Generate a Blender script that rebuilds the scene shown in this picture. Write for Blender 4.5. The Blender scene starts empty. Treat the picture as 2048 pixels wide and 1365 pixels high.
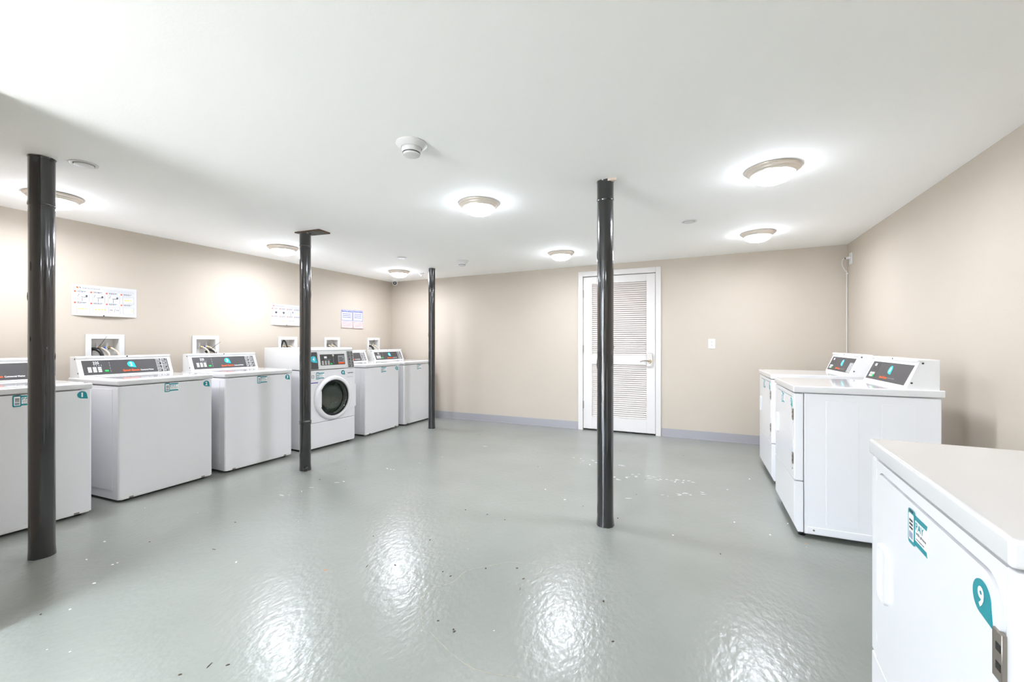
import bpy, bmesh, math, random
from math import sin, cos, pi, radians
from mathutils import Matrix, Vector

# ------------------------------------------------------------------ camera, light, exposure
scene = bpy.context.scene
C = scene.collection
CAM_YAW = 0.421935562
cam_data = bpy.data.cameras.new('camera')
cam_data.sensor_width = 36.0
cam_data.lens = 851.37 / 2048 * 36.0
cam_data.shift_y = 2.17 / 2048
cam_data.clip_start = 0.02
cam = bpy.data.objects.new('camera', cam_data)
C.objects.link(cam)
cam.location = (0, 0, 1.2)
cam.rotation_euler = (pi / 2, 0, CAM_YAW)
scene.camera = cam

# even overcast daylight outside; it enters by the doorway behind the camera
world = bpy.data.worlds.new('daylight')
scene.world = world
world.use_nodes = True
wb = world.node_tree.nodes['Background']
wb.inputs['Color'].default_value = (0.77, 0.87, 1.0, 1)
wb.inputs['Strength'].default_value = 8.0
portal = bpy.data.lights.new('doorway_portal', 'AREA')
portal.shape = 'RECTANGLE'
portal.size, portal.size_y = 1.2, 2.05
portal.cycles.is_portal = True
po = bpy.data.objects.new('doorway_portal', portal)
C.objects.link(po)
po.location = (-2.45, -1.45, 1.03)
po.rotation_euler = (-pi / 2, 0, 0)   # -Z of the lamp looks along +Y into the room

LAMP = 12.5        # radiance of a frosted dome
LAMP_DOWN = 4.2    # watts each lit disc throws downward
scene.view_settings.view_transform = 'Standard'
scene.view_settings.look = 'None'
scene.view_settings.gamma = 1.0
scene.view_settings.use_curve_mapping = False
scene.view_settings.exposure = 2.16
try:
    scene.cycles.max_bounces = 10
    scene.cycles.diffuse_bounces = 6
    scene.cycles.caustics_reflective = False
    scene.cycles.caustics_refractive = False
    scene.cycles.sample_clamp_indirect = 6.0
except Exception:
    pass

random.seed(7)
XL, XR, YB, YF = -4.809, 1.433, 5.725, -1.40


def ceil_z(x, y):
    return 2.26485 + 0.00839 * x - 0.00218 * y


# ------------------------------------------------------------------ materials
def lin(c):
    out = []
    for v in c:
        v = v / 255.0
        out.append(v / 12.92 if v <= 0.04045 else ((v + 0.055) / 1.055) ** 2.4)
    return (out[0], out[1], out[2], 1.0)


MATS = {}


def mat(name, rgb, rough=0.5, metal=0.0, vary=0.0, vscale=3.0, bump=0.0, bscale=60.0, stretch=None,
        spec=0.5, coat=0.0, emit=0.0, emit_rgb=None):
    m = bpy.data.materials.new(name)
    m.use_nodes = True
    nt = m.node_tree
    b = nt.nodes['Principled BSDF']
    base = lin(rgb)
    b.inputs['Base Color'].default_value = base
    b.inputs['Roughness'].default_value = rough
    b.inputs['Metallic'].default_value = metal
    b.inputs['Specular IOR Level'].default_value = spec
    b.inputs['Coat Weight'].default_value = coat
    b.inputs['Coat Roughness'].default_value = 0.06
    if emit:
        b.inputs['Emission Color'].default_value = lin(emit_rgb or rgb)
        b.inputs['Emission Strength'].default_value = emit
    tc = nt.nodes.new('ShaderNodeTexCoord')
    mp = nt.nodes.new('ShaderNodeMapping')
    nt.links.new(tc.outputs['Object'], mp.inputs['Vector'])
    if stretch:
        mp.inputs['Scale'].default_value = stretch
    if vary:
        n = nt.nodes.new('ShaderNodeTexNoise')
        n.inputs['Scale'].default_value = vscale
        n.inputs['Detail'].default_value = 5
        nt.links.new(mp.outputs['Vector'], n.inputs['Vector'])
        r = nt.nodes.new('ShaderNodeValToRGB')
        r.color_ramp.elements[0].position = 0.3
        r.color_ramp.elements[1].position = 0.7
        r.color_ramp.elements[0].color = tuple(max(0, c * (1 - vary)) for c in base[:3]) + (1,)
        r.color_ramp.elements[1].color = tuple(min(1, c * (1 + vary)) for c in base[:3]) + (1,)
        nt.links.new(n.outputs['Fac'], r.inputs['Fac'])
        nt.links.new(r.outputs['Color'], b.inputs['Base Color'])
    if bump:
        n2 = nt.nodes.new('ShaderNodeTexNoise')
        n2.inputs['Scale'].default_value = bscale
        n2.inputs['Detail'].default_value = 3
        nt.links.new(mp.outputs['Vector'], n2.inputs['Vector'])
        bp = nt.nodes.new('ShaderNodeBump')
        bp.inputs['Strength'].default_value = bump
        bp.inputs['Distance'].default_value = 0.01
        nt.links.new(n2.outputs['Fac'], bp.inputs['Height'])
        nt.links.new(bp.outputs['Normal'], b.inputs['Normal'])
    MATS[name] = m
    return m


mat('wall_paint', (187, 177, 163), 0.75, vary=0.02, vscale=1.5, bump=0.06, bscale=120)
mat('ceiling_paint', (250, 250, 248), 0.8, bump=0.05, bscale=90)
mat('concrete', (206, 196, 186), 0.9, vary=0.06, vscale=2, bump=0.2, bscale=30)
mat('baseboard_vinyl', (154, 152, 155), 0.45)
mat('trim_white', (207, 203, 199), 0.4)
mat('slat_white', (212, 205, 199), 0.45)
mat('louver_gap_shade', (150, 122, 102), 0.8)
mat('enamel', (233, 233, 235), 0.22, coat=0.3, vary=0.008, vscale=2)
mat('enamel_top', (220, 220, 220), 0.12, coat=0.6)
mat('console_white', (230, 230, 229), 0.35)
mat('panel_dark', (66, 64, 64), 0.45)
mat('black', (14, 14, 14), 0.5)
mat('black_paint', (20, 20, 21), 0.2, vary=0.35, vscale=9, bump=0.5, bscale=55, stretch=(1, 1, 0.03), coat=1.0)
mat('black_plastic', (24, 24, 25), 0.35)
mat('teal', (0, 140, 150), 0.4)
mat('cyan', (0, 193, 212), 0.4)
mat('white_print', (247, 247, 247), 0.5)
mat('key_white', (214, 214, 210), 0.5)
mat('orange', (255, 92, 10), 0.5)
mat('green_key', (20, 205, 90), 0.5)
mat('grey_print', (150, 152, 156), 0.6)
mat('dark_print', (70, 70, 76), 0.6)
mat('yellow_print', (222, 203, 55), 0.6)
mat('red_orange', (236, 96, 58), 0.6)
mat('paper', (200, 201, 204), 0.6)
mat('ink_blue', (52, 66, 160), 0.6)
mat('ink_red', (186, 92, 88), 0.6)
mat('screen_bar', (40, 40, 44), 0.5)
mat('screen_grey', (150, 156, 176), 0.5)
mat('nickel', (222, 212, 200), 0.38, metal=0.45)
mat('steel', (150, 142, 134), 0.35, metal=0.8)
mat('brass_dull', (176, 158, 120), 0.35, metal=0.8)
mat('hose', (206, 196, 180), 0.4)
mat('white_plastic', (214, 214, 213), 0.4)
mat('box_grey', (226, 224, 220), 0.55)
mat('valve_red', (190, 40, 45), 0.4)
mat('valve_blue', (20, 80, 165), 0.4)
mat('rust_plate', (96, 92, 84), 0.8, vary=0.4, vscale=14, bump=0.4, bscale=40)
mat('rust_edge', (104, 74, 48), 0.9, vary=0.4, vscale=30, bump=0.5, bscale=60)
mat('plaster', (226, 212, 196), 0.9, bump=0.4, bscale=60)
mat('drum', (196, 204, 196), 0.3, metal=0.5)
mat('rubber', (38, 40, 40), 0.6)
mat('debris_dark', (70, 58, 46), 0.9, vary=0.5, vscale=40)
mat('debris_white', (244, 244, 240), 0.8)
mat('debris_orange', (206, 120, 62), 0.8)
mat('debris_blue', (150, 190, 214), 0.6)
mat('stain_tan', (146, 142, 122), 0.5, vary=0.1, vscale=30)
mat('scuff_white', (206, 209, 203), 0.6, vary=0.06, vscale=50)
mat('dome_glass', (255, 252, 246), 0.3, emit=LAMP, emit_rgb=(234, 240, 254))
mat('camera_ring', (200, 202, 206), 0.3)


def floor_material():
    m = bpy.data.materials.new('floor_paint')
    m.use_nodes = True
    nt = m.node_tree
    N, L = nt.nodes, nt.links
    b = N['Principled BSDF']
    tc = N.new('ShaderNodeTexCoord')
    n1 = N.new('ShaderNodeTexNoise'); n1.inputs['Scale'].default_value = 0.9; n1.inputs['Detail'].default_value = 6
    L.new(tc.outputs['Object'], n1.inputs['Vector'])
    r = N.new('ShaderNodeValToRGB')
    r.color_ramp.elements[0].position = 0.32; r.color_ramp.elements[1].position = 0.68
    r.color_ramp.elements[0].color = lin((131, 134, 127)); r.color_ramp.elements[1].color = lin((142, 145, 139))
    L.new(n1.outputs['Fac'], r.inputs['Fac'])
    # tiny pale chips and dark specks in the paint
    v = N.new('ShaderNodeTexVoronoi'); v.inputs['Scale'].default_value = 9.0
    L.new(tc.outputs['Object'], v.inputs['Vector'])
    lt = N.new('ShaderNodeMath'); lt.operation = 'LESS_THAN'; lt.inputs[1].default_value = 0.035
    L.new(v.outputs['Distance'], lt.inputs[0])
    sep = N.new('ShaderNodeSeparateColor'); L.new(v.outputs['Color'], sep.inputs['Color'])
    gt = N.new('ShaderNodeMath'); gt.operation = 'GREATER_THAN'; gt.inputs[1].default_value = 0.8
    L.new(sep.outputs['Red'], gt.inputs[0])
    mu = N.new('ShaderNodeMath'); mu.operation = 'MULTIPLY'
    L.new(lt.outputs[0], mu.inputs[0]); L.new(gt.outputs[0], mu.inputs[1])
    mx = N.new('ShaderNodeMix'); mx.data_type = 'RGBA'
    L.new(mu.outputs[0], mx.inputs['Factor']); L.new(r.outputs['Color'], mx.inputs[6])
    mx.inputs[7].default_value = lin((190, 192, 184))
    L.new(mx.outputs[2], b.inputs['Base Color'])
    b.inputs['Roughness'].default_value = 0.26
    b.inputs['Coat Weight'].default_value = 0.06
    b.inputs['Coat Roughness'].default_value = 0.10
    n2 = N.new('ShaderNodeTexNoise'); n2.inputs['Scale'].default_value = 42; n2.inputs['Detail'].default_value = 2
    mp = N.new('ShaderNodeMapping'); mp.inputs['Scale'].default_value = (1, 0.6, 1); mp.inputs['Rotation'].default_value = (0, 0, 0.5)
    L.new(tc.outputs['Object'], mp.inputs['Vector']); L.new(mp.outputs['Vector'], n2.inputs['Vector'])
    n3 = N.new('ShaderNodeTexNoise'); n3.inputs['Scale'].default_value = 3.0; n3.inputs['Detail'].default_value = 2
    L.new(tc.outputs['Object'], n3.inputs['Vector'])
    ad = N.new('ShaderNodeMath'); ad.operation = 'ADD'
    L.new(n2.outputs['Fac'], ad.inputs[0]); L.new(n3.outputs['Fac'], ad.inputs[1])
    bp = N.new('ShaderNodeBump'); bp.inputs['Strength'].default_value = 0.18; bp.inputs['Distance'].default_value = 0.012
    L.new(ad.outputs[0], bp.inputs['Height']); L.new(bp.outputs['Normal'], b.inputs['Normal'])
    L.new(bp.outputs['Normal'], b.inputs['Coat Normal'])
    MATS['floor_paint'] = m


floor_material()


def glass_material():
    m = bpy.data.materials.new('door_glass')
    m.use_nodes = True
    nt = m.node_tree
    nt.nodes.remove(nt.nodes['Principled BSDF'])
    out = nt.nodes['Material Output']
    tr = nt.nodes.new('ShaderNodeBsdfTransparent'); tr.inputs['Color'].default_value = (0.84, 0.92, 0.87, 1)
    gl = nt.nodes.new('ShaderNodeBsdfGlossy'); gl.inputs['Roughness'].default_value = 0.04
    gl.inputs['Color'].default_value = (0.85, 0.95, 0.88, 1)
    fr = nt.nodes.new('ShaderNodeFresnel'); fr.inputs['IOR'].default_value = 1.9
    mx = nt.nodes.new('ShaderNodeMixShader')
    nt.links.new(fr.outputs[0], mx.inputs[0]); nt.links.new(tr.outputs[0], mx.inputs[1]); nt.links.new(gl.outputs[0], mx.inputs[2])
    nt.links.new(mx.outputs[0], out.inputs['Surface'])
    MATS['door_glass'] = m


glass_material()

# ------------------------------------------------------------------ mesh helpers
def xf(bm, verts, M):
    if M is not None:
        for v in verts:
            v.co = M @ v.co


def box(bm, x0, x1, y0, y1, z0, z1, bev=0.0, seg=2, M=None, vertical_only=False):
    vs = [bm.verts.new(c) for c in ((x0, y0, z0), (x1, y0, z0), (x1, y1, z0), (x0, y1, z0),
                                    (x0, y0, z1), (x1, y0, z1), (x1, y1, z1), (x0, y1, z1))]
    fs = [bm.faces.new([vs[i] for i in f]) for f in ((3, 2, 1, 0), (4, 5, 6, 7), (0, 1, 5, 4), (1, 2, 6, 5), (2, 3, 7, 6), (3, 0, 4, 7))]
    if bev:
        es = set(e for f in fs for e in f.edges)
        if vertical_only:
            es = [e for e in es if abs(e.verts[0].co.z - e.verts[1].co.z) > 1e-6]
        g = bmesh.ops.bevel(bm, geom=list(es), offset=bev, segments=seg, profile=0.5, affect='EDGES')
        nv = set(v for f in g['faces'] for v in f.verts) | set(v for v in vs if v.is_valid)
        for f in fs:
            if f.is_valid:
                nv |= set(f.verts)
        vs = nv
    xf(bm, vs, M)


def poly(bm, pts, w0, w1, M=None):
    """polygon in (u,v) extruded from w0 to w1; M maps (u,v,w) to the object's space"""
    a = [bm.verts.new((p[0], p[1], w0)) for p in pts]
    b = [bm.verts.new((p[0], p[1], w1)) for p in pts]
    n = len(pts)
    bm.faces.new(b)
    bm.faces.new(a[::-1])
    for i in range(n):
        j = (i + 1) % n
        bm.faces.new((a[i], a[j], b[j], b[i]))
    xf(bm, a + b, M)


def rect(bm, u0, u1, v0, v1, w0, w1, M=None):
    poly(bm, [(u0, v0), (u1, v0), (u1, v1), (u0, v1)], w0, w1, M)


def rrect_pts(u0, u1, v0, v1, r, n=5):
    out = []
    for cx, cy, a0 in ((u1 - r, v0 + r, -pi / 2), (u1 - r, v1 - r, 0), (u0 + r, v1 - r, pi / 2), (u0 + r, v0 + r, pi)):
        for i in range(n + 1):
            a = a0 + pi / 2 * i / n
            out.append((cx + r * cos(a), cy + r * sin(a)))
    return out


def frame(bm, u0, u1, v0, v1, t, w0, w1, M=None):
    rect(bm, u0, u1, v1 - t, v1, w0, w1, M)
    rect(bm, u0, u1, v0, v0 + t, w0, w1, M)
    rect(bm, u0, u0 + t, v0 + t, v1 - t, w0, w1, M)
    rect(bm, u1 - t, u1, v0 + t, v1 - t, w0, w1, M)


def lathe(bm, prof, n=32, M=None, cap0=False, cap1=False):
    """profile of (r, h) turned about the local Z"""
    rings = []
    for r, h in prof:
        if r < 1e-6:
            rings.append([bm.verts.new((0, 0, h))])
        else:
            rings.append([bm.verts.new((r * cos(2 * pi * i / n), r * sin(2 * pi * i / n), h)) for i in range(n)])
    for a, b in zip(rings, rings[1:]):
        for i in range(n):
            j = (i + 1) % n
            if len(a) == 1 and len(b) == 1:
                continue
            if len(a) == 1:
                bm.faces.new((a[0], b[i], b[j]))
            elif len(b) == 1:
                bm.faces.new((a[i], a[j], b[0]))
            else:
                bm.faces.new((a[i], a[j], b[j], b[i]))
    if cap0 and len(rings[0]) > 1:
        bm.faces.new(rings[0][::-1])
    if cap1 and len(rings[-1]) > 1:
        bm.faces.new(rings[-1])
    xf(bm, [v for r in rings for v in r], M)


def tube(bm, pts, r, n=8, M=None, caps=True):
    pts = [Vector(p) for p in pts]
    rings = []
    prev = None
    for i, p in enumerate(pts):
        t = (pts[min(i + 1, len(pts) - 1)] - pts[max(i - 1, 0)]).normalized()
        ref = prev if prev is not None else (Vector((0, 0, 1)) if abs(t.z) < 0.9 else Vector((1, 0, 0)))
        a = t.cross(ref).normalized()
        b = a.cross(t).normalized()
        prev = b
        rr = r[i] if isinstance(r, (list, tuple)) else r
        rings.append([bm.verts.new(p + a * rr * cos(2 * pi * k / n) + b * rr * sin(2 * pi * k / n)) for k in range(n)])
    for A, B in zip(rings, rings[1:]):
        for i in range(n):
            j = (i + 1) % n
            bm.faces.new((A[i], A[j], B[j], B[i]))
    if caps:
        bm.faces.new(rings[0][::-1])
        bm.faces.new(rings[-1])
    xf(bm, [v for q in rings for v in q], M)


def smooth_path(pts, n=6):
    P = [Vector(p) for p in pts]
    out = []
    for i in range(len(P) - 1):
        p0, p1, p2, p3 = P[max(i - 1, 0)], P[i], P[i + 1], P[min(i + 2, len(P) - 1)]
        for k in range(n):
            t = k / n
            out.append(0.5 * ((2 * p1) + (p2 - p0) * t + (2 * p0 - 5 * p1 + 4 * p2 - p3) * t * t + (3 * p1 - p0 - 3 * p2 + p3) * t ** 3))
    out.append(P[-1])
    return out


MESHES = {}


def mesh(name, fn, key=None, smooth=True):
    if key is not None and key in MESHES:
        return MESHES[key]
    bm = bmesh.new()
    fn(bm)
    bmesh.ops.recalc_face_normals(bm, faces=bm.faces[:])
    me = bpy.data.meshes.new(name)
    bm.to_mesh(me)
    bm.free()
    if smooth and len(me.polygons):
        me.polygons.foreach_set('use_smooth', [True] * len(me.polygons))
        me.set_sharp_from_angle(angle=radians(38))
    if key is not None:
        MESHES[key] = me
    return me


def part(name, fn, material, parent=None, key=None, label=None, smooth=True, kind=None):
    me = mesh(name, fn, key, smooth) if callable(fn) else fn
    if not me.materials:
        me.materials.append(MATS[material])
    o = bpy.data.objects.new(name, me)
    C.objects.link(o)
    if material in ('enamel', 'enamel_top', 'console_white', 'trim_white', 'white_plastic'):
        wn = o.modifiers.new('weighted_normals', 'WEIGHTED_NORMAL')
        wn.keep_sharp = True
    if parent is not None:
        o.parent = parent
    if label:
        o['label'] = label
    if kind:
        o['kind'] = kind
    return o


def tag(o, label, cat, group=None):
    o['label'] = label
    o['category'] = cat
    if group:
        o['group'] = group
    return o


def thing(name, label, cat, loc=(0, 0, 0), rz=0.0, group=None):
    o = bpy.data.objects.new(name, None)
    o.empty_display_size = 0.1
    C.objects.link(o)
    o.location = loc
    o.rotation_euler = (0, 0, rz)
    return tag(o, label, cat, group)


def struct(name, fn, material, **kw):
    return part(name, fn, material, kind='structure', **kw)


# text outlines as flat meshes, normalised to unit height of the capitals
TEXT = {}


def text_geo(s, bold=0.012):
    if (s, bold) in TEXT:
        return TEXT[(s, bold)]
    cu = bpy.data.curves.new('lettering', 'FONT')
    cu.body = s
    cu.size = 1.0
    cu.resolution_u = 3
    cu.offset = bold
    ob = bpy.data.objects.new('lettering', cu)
    C.objects.link(ob)
    dg = bpy.context.evaluated_depsgraph_get()
    me = bpy.data.meshes.new_from_object(ob.evaluated_get(dg))
    vs = [(v.co.x, v.co.y) for v in me.vertices]
    fs = [tuple(p.vertices) for p in me.polygons]
    bpy.data.objects.remove(ob)
    bpy.data.curves.remove(cu)
    bpy.data.meshes.remove(me)
    x0, x1 = min(v[0] for v in vs), max(v[0] for v in vs)
    y0, y1 = min(v[1] for v in vs), max(v[1] for v in vs)
    TEXT[(s, bold)] = ([((x - x0) / (x1 - x0), (y - y0) / (y1 - y0)) for x, y in vs], fs, (x1 - x0) / (y1 - y0))
    return TEXT[(s, bold)]


def text(bm, s, u0, u1, v0, v1, w, M=None, bold=0.012):
    vs, fs, asp = text_geo(s, bold)
    nv = [bm.verts.new((u0 + x * (u1 - u0), v0 + y * (v1 - v0), w)) for x, y in vs]
    for f in fs:
        try:
            bm.faces.new([nv[i] for i in f])
        except ValueError:
            pass
    xf(bm, nv, M)


def frame_matrix(o, u, v, w):
    return Matrix(((u[0], v[0], w[0], o[0]), (u[1], v[1], w[1], o[1]), (u[2], v[2], w[2], o[2]), (0, 0, 0, 1)))


FRONT = frame_matrix((0, 0, 0), (0, 1, 0), (0, 0, 1), (1, 0, 0))     # u -> +Y, v -> +Z, out -> +X


def drop_pts(cx, cy, r, tail=1.25, n=26):
    """round badge with one pointed corner at the lower right"""
    out = []
    for i in range(n + 1):
        a = radians(0) + radians(270) * i / n
        out.append((cx + r * cos(a), cy + r * sin(a)))
    out.append((cx + r * tail * 0.96, cy - r * tail * 0.94))
    return out


# ------------------------------------------------------------------ room
def wall_strips(bm, a0, a1, z0, z1, holes, t0, t1, axis):
    """a wall slab along one axis with rectangular holes; t0..t1 is its thickness range"""
    def b(p, q, r, s):
        if q - p < 1e-5 or s - r < 1e-5:
            return
        if axis == 'y':
            box(bm, t0, t1, p, q, r, s)
        else:
            box(bm, p, q, t0, t1, r, s)
    x = a0
    for h0, h1, hz0, hz1 in sorted(holes):
        b(x, h0, z0, z1)
        b(h0, h1, z0, hz0)
        b(h0, h1, hz1, z1)
        x = h1
    b(x, a1, z0, z1)


struct('floor', lambda bm: box(bm, XL - 0.3, XR + 0.3, YF - 0.3, YB + 0.6, -0.1, 0.0), 'floor_paint', smooth=False)
floor_obj = bpy.data.objects['floor']


def ceiling_mesh(bm):
    c = [(XL - 0.3, YF - 0.3), (XR + 0.3, YF - 0.3), (XR + 0.3, YB + 0.6), (XL - 0.3, YB + 0.6)]
    a = [bm.verts.new((x, y, ceil_z(x, y))) for x, y in c]
    b = [bm.verts.new((x, y, 2.5)) for x, y in c]
    bm.faces.new(a[::-1]); bm.faces.new(b)
    for i in range(4):
        j = (i + 1) % 4
        bm.faces.new((a[i], a[j], b[j], b[i]))


struct('ceiling', ceiling_mesh, 'ceiling_paint', smooth=False)

BOXES = [(1.821, 2.089), (2.654, 2.917), (3.627, 3.898), (4.329, 4.606), (5.159, 5.442)]
BZ0, BZ1 = 1.03, 1.268
left_holes = [(a + 0.036, b - 0.036, BZ0 + 0.036, BZ1 - 0.036) for a, b in BOXES]
struct('wall_left', lambda bm: wall_strips(bm, YF - 0.3, YB + 0.6, 0, 2.3, left_holes, XL - 0.15, XL, 'y'), 'wall_paint', smooth=False)
struct('wall_back', lambda bm: (wall_strips(bm, XL, XR + 0.15, 0, 2.3, [(-1.505, -0.548, 0.0, 2.095)], YB, YB + 0.15, 'x'),
                                box(bm, -1.7, -0.35, YB + 0.15, YB + 0.2, 0, 2.3)), 'wall_paint', smooth=False)
struct('wall_right', lambda bm: box(bm, XR, XR + 0.15, YF - 0.15, YB, 0, 2.3), 'wall_paint', smooth=False)
struct('wall_front', lambda bm: wall_strips(bm, XL, XR, 0, 2.3, [(-3.05, -1.85, 0.0, 2.06)], YF - 0.15, YF, 'x'), 'wall_paint', smooth=False)
struct('wall_partition', lambda bm: box(bm, XL, -2.665, 0.60, 0.72, 0, 2.27), 'wall_paint', smooth=False)


def base_back(bm):
    for a, b in ((XL, -1.568), (-0.484, XR)):
        box(bm, a, b, YB - 0.006, YB, 0.0, 0.105)
        box(bm, a, b, YB - 0.014, YB, 0.0, 0.012)


struct('baseboard_back', base_back, 'baseboard_vinyl', smooth=False)
struct('baseboard_left', lambda bm: box(bm, XL, XL + 0.006, 0.72, YB - 0.014, 0, 0.105), 'baseboard_vinyl', smooth=False)
struct('baseboard_right', lambda bm: box(bm, XR - 0.006, XR, YF, YB - 0.014, 0, 0.105), 'baseboard_vinyl', smooth=False)

# unseen concrete apron, added to dim and warm the daylight reaching the ceiling
struct('ground_outside', lambda bm: box(bm, -12, 8, -16, YF - 0.3, -0.12, -0.03), 'concrete', smooth=False)

# doorway behind the camera: a plain white casing
def casing2(bm):
    for a, b in ((-3.12, -3.05), (-1.85, -1.78)):
        box(bm, a, b, YF, YF + 0.018, 0, 2.06)
    box(bm, -3.12, -1.78, YF, YF + 0.018, 2.06, 2.13)


struct('trim_2', casing2, 'trim_white', smooth=False)

# louvered door in the back wall
def casing1(bm):
    box(bm, -1.566, -1.500, YB - 0.020, YB + 0.10, 0, 2.162, 0.003, 1)
    box(bm, -0.553, -0.488, YB - 0.020, YB + 0.10, 0, 2.162, 0.003, 1)
    box(bm, -1.500, -0.553, YB - 0.020, YB + 0.10, 2.092, 2.162, 0.003, 1)


struct('trim_1', casing1, 'trim_white')
DOOR = thing('door_1', 'white louvered door in white casing on the back wall', 'door', (0, 0, 0))
DOOR['kind'] = 'structure'
del DOOR['category']
DX0, DX1, DY0, DY1 = -1.496, -0.557, YB - 0.004, YB + 0.032
LX0, LX1 = -1.376, -0.667
part('stile', lambda bm: box(bm, DX0, LX0, DY0, DY1, 0.022, 2.086, 0.002, 1), 'trim_white', DOOR)
part('stile', lambda bm: box(bm, LX1, DX1, DY0, DY1, 0.022, 2.086, 0.002, 1), 'trim_white', DOOR)
for z0, z1 in ((0.022, 0.196), (0.903, 1.028), (1.988, 2.086)):
    part('rail', lambda bm, z0=z0, z1=z1: box(bm, LX0, LX1, DY0, DY1, z0, z1, 0.002, 1), 'trim_white', DOOR)


def slat_fn(bm):
    M = Matrix.Translation(((LX0 + LX1) / 2, (DY0 + DY1) / 2 + 0.001, 0)) @ Matrix.Rotation(radians(-38), 4, 'X')
    h = (LX1 - LX0) / 2
    box(bm, -h, h, -0.003, 0.003, -0.0135, 0.0135, M=M)


for z0, z1, n in ((0.196, 0.903, 26), (1.028, 1.988, 35)):
    for i in range(n):
        s = part('slat', slat_fn, 'slat_white', DOOR, key='slat', smooth=False)
        s.location = (0, 0, z0 + (z1 - z0) * (i + 0.5) / n)
part('gap_shade_sheet', lambda bm: box(bm, LX0 - 0.02, LX1 + 0.02, DY1 + 0.004, DY1 + 0.010, 0.1, 2.05), 'louver_gap_shade', DOOR, smooth=False)  # added sheet; its brown stands in for the shade between slats
for z in (0.345, 1.105, 1.86):
    part('hinge', lambda bm: (box(bm, -0.006, 0.010, -0.010, 0.002, -0.05, 0.05), tube(bm, [(0.001, -0.011, -0.052), (0.001, -0.011, 0.052)], 0.007)),
         'steel', DOOR, key='hinge').location = (DX0 - 0.003, DY0, z)
lock = part('lock', lambda bm: poly(bm, rrect_pts(-0.658, -0.590, 0.888, 1.058, 0.012), 0, 0.022,
            frame_matrix((0, DY0, 0), (1, 0, 0), (0, 0, 1), (0, -1, 0))), 'steel', DOOR, label='nickel keypad lock plate')
KM = frame_matrix((0, DY0 - 0.022, 0), (1, 0, 0), (0, 0, 1), (0, -1, 0))
for i in range(4):
    for j in range(3):
        part('key', lambda bm: poly(bm, rrect_pts(-0.006, 0.006, -0.005, 0.005, 0.002, 2), 0, 0.004, KM), 'key_white', lock, key='lockkey').location = (
            -0.640 + 0.0165 * j, 0, 1.042 - 0.0145 * i)
part('lever', lambda bm: tube(bm, smooth_path([(-0.624, DY0 - 0.02, 0.952), (-0.628, DY0 - 0.055, 0.953), (-0.67, DY0 - 0.06, 0.962),
                                               (-0.71, DY0 - 0.058, 0.958), (-0.738, DY0 - 0.056, 0.948)]), 0.008), 'steel', lock, label='nickel door lever')
part('rose', lambda bm: lathe(bm, [(0.022, 0), (0.022, 0.01), (0.015, 0.016), (0, 0.016)], 20, KM @ Matrix.Translation((-0.624, 0.952, 0))), 'brass_dull', lock)
part('cylinder', lambda bm: lathe(bm, [(0.014, 0), (0.014, 0.012), (0, 0.012)], 20, KM @ Matrix.Translation((-0.622, 0.910, 0))), 'key_white', lock)
part('strike_plate', lambda bm: box(bm, -0.556, -0.549, DY0 - 0.018, DY0 - 0.002, 0.93, 0.99), 'brass_dull', DOOR)

# ------------------------------------------------------------------ printed stickers shared by the machines
def add_badge(parent, num, cx, cy, r, M, material, key_extra=''):
    b = part('number_badge', lambda bm: poly(bm, drop_pts(cx, cy, r), 0.0002, 0.0014, M), material, parent, label='teal drop-shaped number badge')
    asp = 0.5 if num != '1' else 0.22
    h = r * 0.62
    part('numeral', lambda bm: text(bm, num, cx - h * asp * 1.15, cx + h * asp * 1.15, cy - h, cy + h, 0.0018, M, 0.03), 'white_print', b, smooth=False)
    return b


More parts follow.
